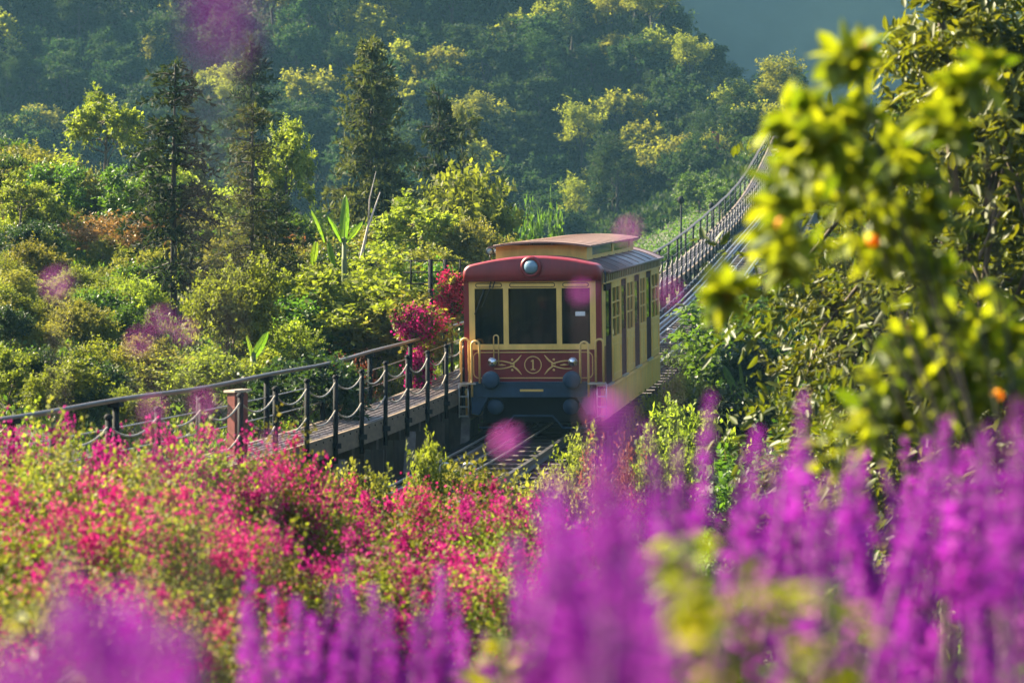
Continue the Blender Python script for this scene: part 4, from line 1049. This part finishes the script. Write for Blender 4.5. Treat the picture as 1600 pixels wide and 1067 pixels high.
def vine(px, py, Y, s_, sz, label):
    p = at(px, py, Y); r = empty('bougainvillea_vine', p, label, 'flowering vine', 'vines beside the tram')
    rng = np.random.default_rng(int(px))
    cen = sph(rng, 46)*(.5 + .5*rng.random((46, 1)))*np.array([s_, s_*.7, sz]); k = 40
    o = np.repeat(cen, k, 0) + rng.normal(size=(len(cen)*k, 3))*.075
    me = leafcloud('blossom', G['bract_red' if px > 690 else 'bract'], o, norm(rng.normal(size=o.shape) + np.array([0, 0, .3])), sph(rng, len(o)), .062, .054, rng.random(len(o))); link('blossom', me, r, kind='stuff')
    m_, c_ = crown(int(px) + 1, s_, s_*.7, sz, 14, 16, 9, .08, .05, G['olive'], clump=.5, low=-1); link('foliage', m_, r, kind='stuff')
    g = gz(p.x, Y) - p.z
    MB().tube([(.1, .1, g), (.0, .05, g*.5), (0, 0, 0)], [.04, .03, .02], 6).build('stem', bark_dark, r)
vine(648, 508, 47.9, .5, .30, 'pink bougainvillea vine hanging over the handrail left of the tram')
vine(706, 462, 51, .26, .5, 'crimson bougainvillea vine climbing the trellis against the tram')
vine(655, 585, 47.3, .16, .5, 'sparse bougainvillea trailing below the handrail between the chain posts')

# ---- purple salvia close to the camera
def salvia_mesh(seed, Ls=.26, r0=.016):
    rng = np.random.default_rng(seed); P, D, T = [], [], []
    nw = 17; zz = np.sort((np.arange(nw) + rng.random(nw)*.7)/nw)
    for i in range(nw):
        t = zz[i]; z = Ls*t; rr = r0*(1 - t)**.8*(.55 + .75*rng.random()) + .002; m = 8 if t < .7 else 6
        a = rng.random()*6.28 + 6.28*np.arange(m)/m + rng.normal(size=m)*.3
        keep = rng.random(m) < .88
        op = .35 + .65*rng.random(m)                       # how far each floret has opened
        for k in range(3):
            b = np.stack([np.cos(a)*rr*.35*op, np.sin(a)*rr*.35*op, z + rng.normal(size=m)*.004], 1)
            dd = np.stack([np.cos(a), np.sin(a), .1 + .8*rng.random(m)], 1) + rng.normal(size=(m, 3))*.35
            P.append(b[keep]); D.append((norm(dd)*op[:, None])[keep]); T.append((.15 + .55*op + .35*rng.random(m))[keep])
    P, D, T = map(np.concatenate, (P, D, T)); op = np.linalg.norm(D, axis=1); s = (.7 + .6*rng.random(len(P)))*op
    tt = 1 - P[:, 2]/Ls
    return leafcloud('blossom', G['salvia'], P, D, sph(rng, len(P)), (.011 + .021*np.clip(tt, 0, 1)**.6)*s, .0115*s*(.5 + .5*np.clip(tt, 0, 1)), T, fold=.35)
SV = [salvia_mesh(i, (.26, .30, .22, .28)[i], (.017, .016, .019, .015)[i]) for i in range(4)]
SL = (.26, .30, .22, .28)
sstem = MB().tube([(0, 0, 0), (.006, .004, .35), (0, 0, .7), (-.003, 0, 1)], [.0032, .0028, .0024, .002], 5).mesh('stem', stem_p)
def fol(seed):
    rng = np.random.default_rng(seed); n = 22; z = rng.random(n)*.55 + .3; a = rng.random(n)*6.28
    c = np.stack([0*z, 0*z, z], 1); d = np.stack([np.cos(a), np.sin(a), .35 + 0*z], 1)
    return leafcloud('foliage', G['green'], c, d, np.tile([0, 0, 1.], (n, 1)), *[.075, .034], rng.random(n)*.7, hexa=True)
SF = [fol(i) for i in range(3)]
svg = 'salvia spikes in the foreground'
def salvia(px, py, Y, label, tilt=(0, 0), s_=1.0, v=None, leafy=True, group=svg):
    """one flower spike whose tip shows at (px, py)"""
    v = rnd.randrange(4) if v is None else v
    tip = at(px, py, Y); g = gz(tip.x, Y); h = max(.35, tip.z - g)
    st_h = max(.08, h - SL[v]*s_)
    bx_ = tip.x - math.sin(tilt[1])*h; by = Y + math.sin(tilt[0])*h
    r = empty('salvia_spike', (bx_, by, g), label, 'flower', group, (tilt[0], tilt[1], 0))
    link('stem', sstem, r, None, (0, 0, rnd.uniform(0, 6)), (s_, s_, st_h + SL[v]*s_*.9))
    link('blossom', SV[v], r, (0, 0, st_h), (0, 0, rnd.uniform(0, 6)), s_ if hasattr(s_, '__len__') else (s_, s_, s_), kind='stuff')
    if leafy: link('foliage', SF[v % 3], r, None, (0, 0, rnd.uniform(0, 6)), (1, 1, max(.3, st_h)), kind='stuff')
# the spikes one can point at
for px, py, Y, tl_, s_, lb in [
    (1112, 600, 5.2, (0, .10), 1.0, 'upright purple spike reaching highest beside the banana plant'), (1185, 660, 5.0, (0, .08), .95, 'purple spike left of the dark tall spike'), (1255, 612, 5.4, (0, .07), 1.05, 'dark purple spike standing tall before the right-hand bushes'),
    (1482, 566, 4.6, (0, .30), 1.1, 'long spike leaning right across the blurred lower shrub'), (1010, 640, 4.4, (0, -.12), .9, 'slim spike leaning left beside the lime bush'), (1060, 690, 4.8, (0, .0), .9, 'short spike between the slim leaning one and the highest one'),
    (1330, 700, 5.0, (0, .05), .9, 'blurred spike below the orange blossoms'), (1590, 630, 3.6, (0, .05), 1.1, 'large blurred spike at the right picture edge'), (1540, 650, 4.0, (0, -.08), 1.0, 'violet spike just left of the one at the right edge'),
    (870, 735, 3.4, (0, -.22), 1.0, 'blurred spike leaning left at the edge of the salvia mass'), (800, 770, 3.2, (0, -.25), .9, 'leaning spike farthest left of the big salvia mass'), (940, 700, 2.6, (0, -.05), 1.1, 'very blurred broad spike in the middle of the picture below the tram'),
    (540, 860, 6.0, (0, -.04), .95, 'narrow bright spike standing out in the lower middle'), (690, 880, 5.8, (0, .0), 1.0, 'tall pair spike right of the narrow bright one'), (425, 915, 6.2, (0, -.08), .7, 'small spike leaning at the left of the lower middle clump'),
    (380, 905, 5.6, (0, -.25), .8, 'spike tilted left before the dark bougainvillea'), (470, 945, 6.0, (0, .05), .7, 'small spike between the tilted and the narrow bright ones'), (650, 915, 5.8, (0, -.05), .8, 'spike close left of the tall pair spike'),
    (110, 830, 1.75, (0, -.15), .8, 'strongly blurred purple spike over the lower left bougainvillea'), (190, 935, 1.5, (0, -.25), .9, 'big soft purple spike at the lower left'), (20, 960, 1.6, (0, .1), .9, 'soft purple spike in the bottom left corner'), (270, 980, 1.9, (0, -.2), .8, 'soft purple spike right of the big one at lower left'),
    (960, 610, 2.0, (0, .05), .75, 'soft purple spike in front of the right corner of the tram')]:
    salvia(px, py, Y, lb, (rnd.uniform(-.05, .05), tl_[1]), s_)
def group_of(n, xa, xb, ya, yb, Ya, Yb, word, sa, sb):
    for k in range(n):
        px, py, Y = rnd.uniform(xa, xb), ya + (yb - ya)*rnd.random(), rnd.uniform(Ya, Yb); ln_ = rnd.gauss(-.08, .12)
        tl = 'left-leaning ' if ln_ < -.16 else 'right-leaning ' if ln_ > 0 else 'upright '
        hh = 'topmost ' if py < ya + .3*(yb - ya) else 'lower ' if py > ya + .65*(yb - ya) else 'middle '
        salvia(px, py, Y, tl + hh + word, (rnd.uniform(-.08, .08), ln_), rnd.uniform(sa, sb), leafy=False)
group_of(18, 80, 300, 840, 1030, 1.5, 2.3, 'soft purple spike in the blurred bunch at the lower left', .85, 1.2)
group_of(5, -20, 60, 950, 1040, 1.5, 2.0, 'soft purple spike in the bottom left corner bunch', .7, .9)
group_of(18, 850, 1020, 700, 960, 2.2, 2.9, 'broad blurred spike in the big soft bunch below the tram', .9, 1.15)
group_of(44, 385, 790, 880, 1060, 5.2, 6.6, 'purple spike in the clump at the bottom centre', .75, 1.1)
def env(px):
    return float(np.interp(px, [340, 400, 540, 600, 690, 760, 800, 870, 950, 1010, 1110, 1190, 1255, 1330, 1400, 1480, 1600, 1680], [985, 945, 920, 950, 910, 900, 825, 755, 735, 685, 655, 675, 660, 690, 670, 655, 630, 620]))
for i in range(260):
    px = 340 + 1320*rnd.random()**.75; d_ = rnd.random()
    py = env(px) + 8 + 360*d_**1.1
    Y = rnd.uniform(5.0, 7.2) - 1.9*min(1, d_*1.1)*rnd.random()
    if px < 800: continue
    if 1080 < px < 1160 and py > 900 and Y < 3.4: continue
    if 1245 < px < 1325 and py > 910 and Y < 3.4: continue
    zn = 'left of the leaf clumps' if px < 1050 else 'above the leaf clumps' if px < 1250 else 'right of the leaf clumps' if px < 1420 else 'by the right edge'
    hgt = 'top' if d_ < .3 else 'middle' if d_ < .65 else 'bottom'
    ln_ = rnd.gauss(-.03, .17)
    tl = 'left-leaning' if ln_ < -.09 else 'right-leaning' if ln_ > .05 else 'upright'
    sz_ = rnd.uniform(.75, 1.3)
    lab = tl + (' large' if sz_ > 1.03 else ' small') + ' purple spike at the ' + hgt + ' of the salvia ' + zn
    salvia(px, py, Y, lab, (rnd.uniform(-.08, .08), ln_), sz_, leafy=True)
# single blossoms on hair-thin stalks very close to the lens
pet = {}
def blossom_mesh(seed, r):
    rng = np.random.default_rng(seed); n = 60; d = sph(rng, n)
    return leafcloud('blossom', G['lilac'], d*r*.2, d, sph(rng, n), r*.9, r*.7, rng.random(n)*.5 + .5, fold=.3)
BM = [blossom_mesh(i, .0085) for i in range(3)]
thin = MB().tube([(0, 0, 0), (.01, 0, .5), (0, 0, 1)], [.0007, .0006, .0005], 4).mesh('stem', stem_p)
for px, py, Y, s_, lb in [(985, 362, 2.0, 1.0, 'round soft pink blossom floating over the right end of the tram roof'), (910, 458, 2.1, .9, 'soft pink blossom in front of the right windscreen'), (1050, 460, 1.9, .8, 'faint blossom between the tram and the handrail'),
        (795, 690, 1.9, 1.35, 'round magenta blossom over the rails'), (945, 640, 1.8, 1.5, 'large soft blossom before the tram ladder'), (255, 502, 1.9, .9, 'violet blossom above the left handrail'), (290, 520, 2.0, .7, 'small violet blossom right of its twin above the handrail'), (218, 535, 1.9, .8, 'violet blossom left of the pair above the handrail'),
        (92, 445, 1.8, 1.1, 'dim mauve blossom on the left slope'), (318, 632, 1.9, .8, 'violet blossom between the handrail posts'), (240, 640, 1.9, .75, 'mauve blossom left of the posts under the handrail'), (425, 690, 2.2, .6, 'small violet blossom at the near end of the walkway')]:
    Y *= 1.4; p = at(px, py, Y); g = gz(p.x, Y)
    r = empty('blossom_stalk', (p.x, Y, g), lb, 'flower', 'single blossoms close to the lens')
    link('blossom', BM[rnd.randrange(3)], r, (0, 0, p.z - g), None, (s_, s_, s_), kind='stuff'); link('stem', thin, r, None, None, (1, 1, p.z - g))
p = at(345, 70, 1.1); g = gz(p.x, 1.1); r = empty('salvia_spike', (p.x, 1.1, g), 'strongly blurred pink spike at the top left in front of the hillside', 'flower', svg)
link('stem', sstem, r, None, None, (.5, .5, p.z - g)); link('blossom', SV[1], r, (0, 0, p.z - g - .004), None, (.40, .40, .40), kind='stuff')

# ---- grass blades and leaf clumps between the salvia
def blades(px, py, Y, n, Lb, Wb, label, seed, mat='near'):
    p = at(px, py, Y); g = gz(p.x, Y); r = empty('grass_tuft', (p.x, Y, g), label, 'grass tuft', 'grass tufts among the salvia')
    rng = random.Random(seed); h = p.z - g
    for k in range(n):
        mb = MB(); a = rng.uniform(0, 6.28); bend = rng.uniform(.05, .3); hh = h*rng.uniform(.75, 1.0); rows = []
        ox, oy = rng.uniform(-.05, .05), rng.uniform(-.05, .05)
        for i in range(9):
            t = i/8; wd = Wb*(1 - t)**.6*.5
            c = Vector((ox + math.cos(a)*bend*t*t*h*.35, oy + math.sin(a)*bend*t*t*h*.2, hh*t - .03))
            rows.append([c + Vector((-wd, 0, 0)), c + Vector((0, -wd*.4, 0)), c + Vector((wd, 0, 0))])
        mb.rings(rows, closed=False); me = mb.mesh('blade', G[mat]); q = me.attributes.new('tint', 'FLOAT', 'FACE'); q.data.foreach_set('value', [rng.random()]*len(me.polygons))
        link('blade', me, r)
blades(345, 850, 2.3, 11, .9, .028, 'blurred broad grass blades at the bottom left of centre', 1, 'grass')
blades(432, 830, 4.6, 2, .8, .012, 'two slim grass blades in front of the dark bougainvillea', 2, 'olive')
blades(480, 890, 5.0, 2, .7, .012, 'slim yellowing grass blade left of the narrow bright spike', 3, 'olive')
blades(225, 880, 2.6, 6, .8, .024, 'blurred grass blades beside the big soft purple spike', 4, 'grass')
def leafclump(px, py, Y, rad, label, seed):
    p = at(px, py, Y); g = gz(p.x, Y); r = empty('leafy_plant', (p.x, Y, g), label, 'plant', 'leafy plants among the salvia')
    rng = np.random.default_rng(seed); n = 64; h = p.z - g; z = h - 3.6*rad*rng.random(n)**.8; a = rng.random(n)*6.28; q = rad*(.15 + .75*rng.random(n))
    c = np.stack([np.cos(a)*q, np.sin(a)*q, z], 1); d = np.stack([np.cos(a), np.sin(a), .5*rng.normal(size=n)], 1)
    link('foliage', leafcloud('foliage', G['near'], c, d, norm(rng.normal(size=(n, 3))*.6 + np.array([0, 0, 1])), .045*(.6 + .7*rng.random(n)), .026, rng.random(n), hexa=True), r, kind='stuff')
    MB().tube([(0, 0, -.05), (.01, 0, h*.5), (0, 0, h)], [.006, .005, .002], 5).build('stem', stem_m, r)
leafclump(1120, 900, 2.9, .042, 'bright blurred leaf clump between the salvia spikes right of centre', 301)
leafclump(1285, 910, 2.9, .042, 'olive blurred leaf clump right of the bright one', 302)
leafclump(1075, 835, 4.0, .04, 'small leaf clump above the bright one', 303)
leafclump(1310, 640, 6.6, .08, 'leaf clump just below the orange blossoms', 304)
leafclump(60, 940, 6.0, .10, 'dark leafy plant at the lower left edge', 305)
leafclump(160, 1000, 5.5, .09, 'leafy plant with pale tips at the bottom left', 306)
leafclump(780, 985, 5.0, .05, 'leaf clump at the bottom centre', 308)
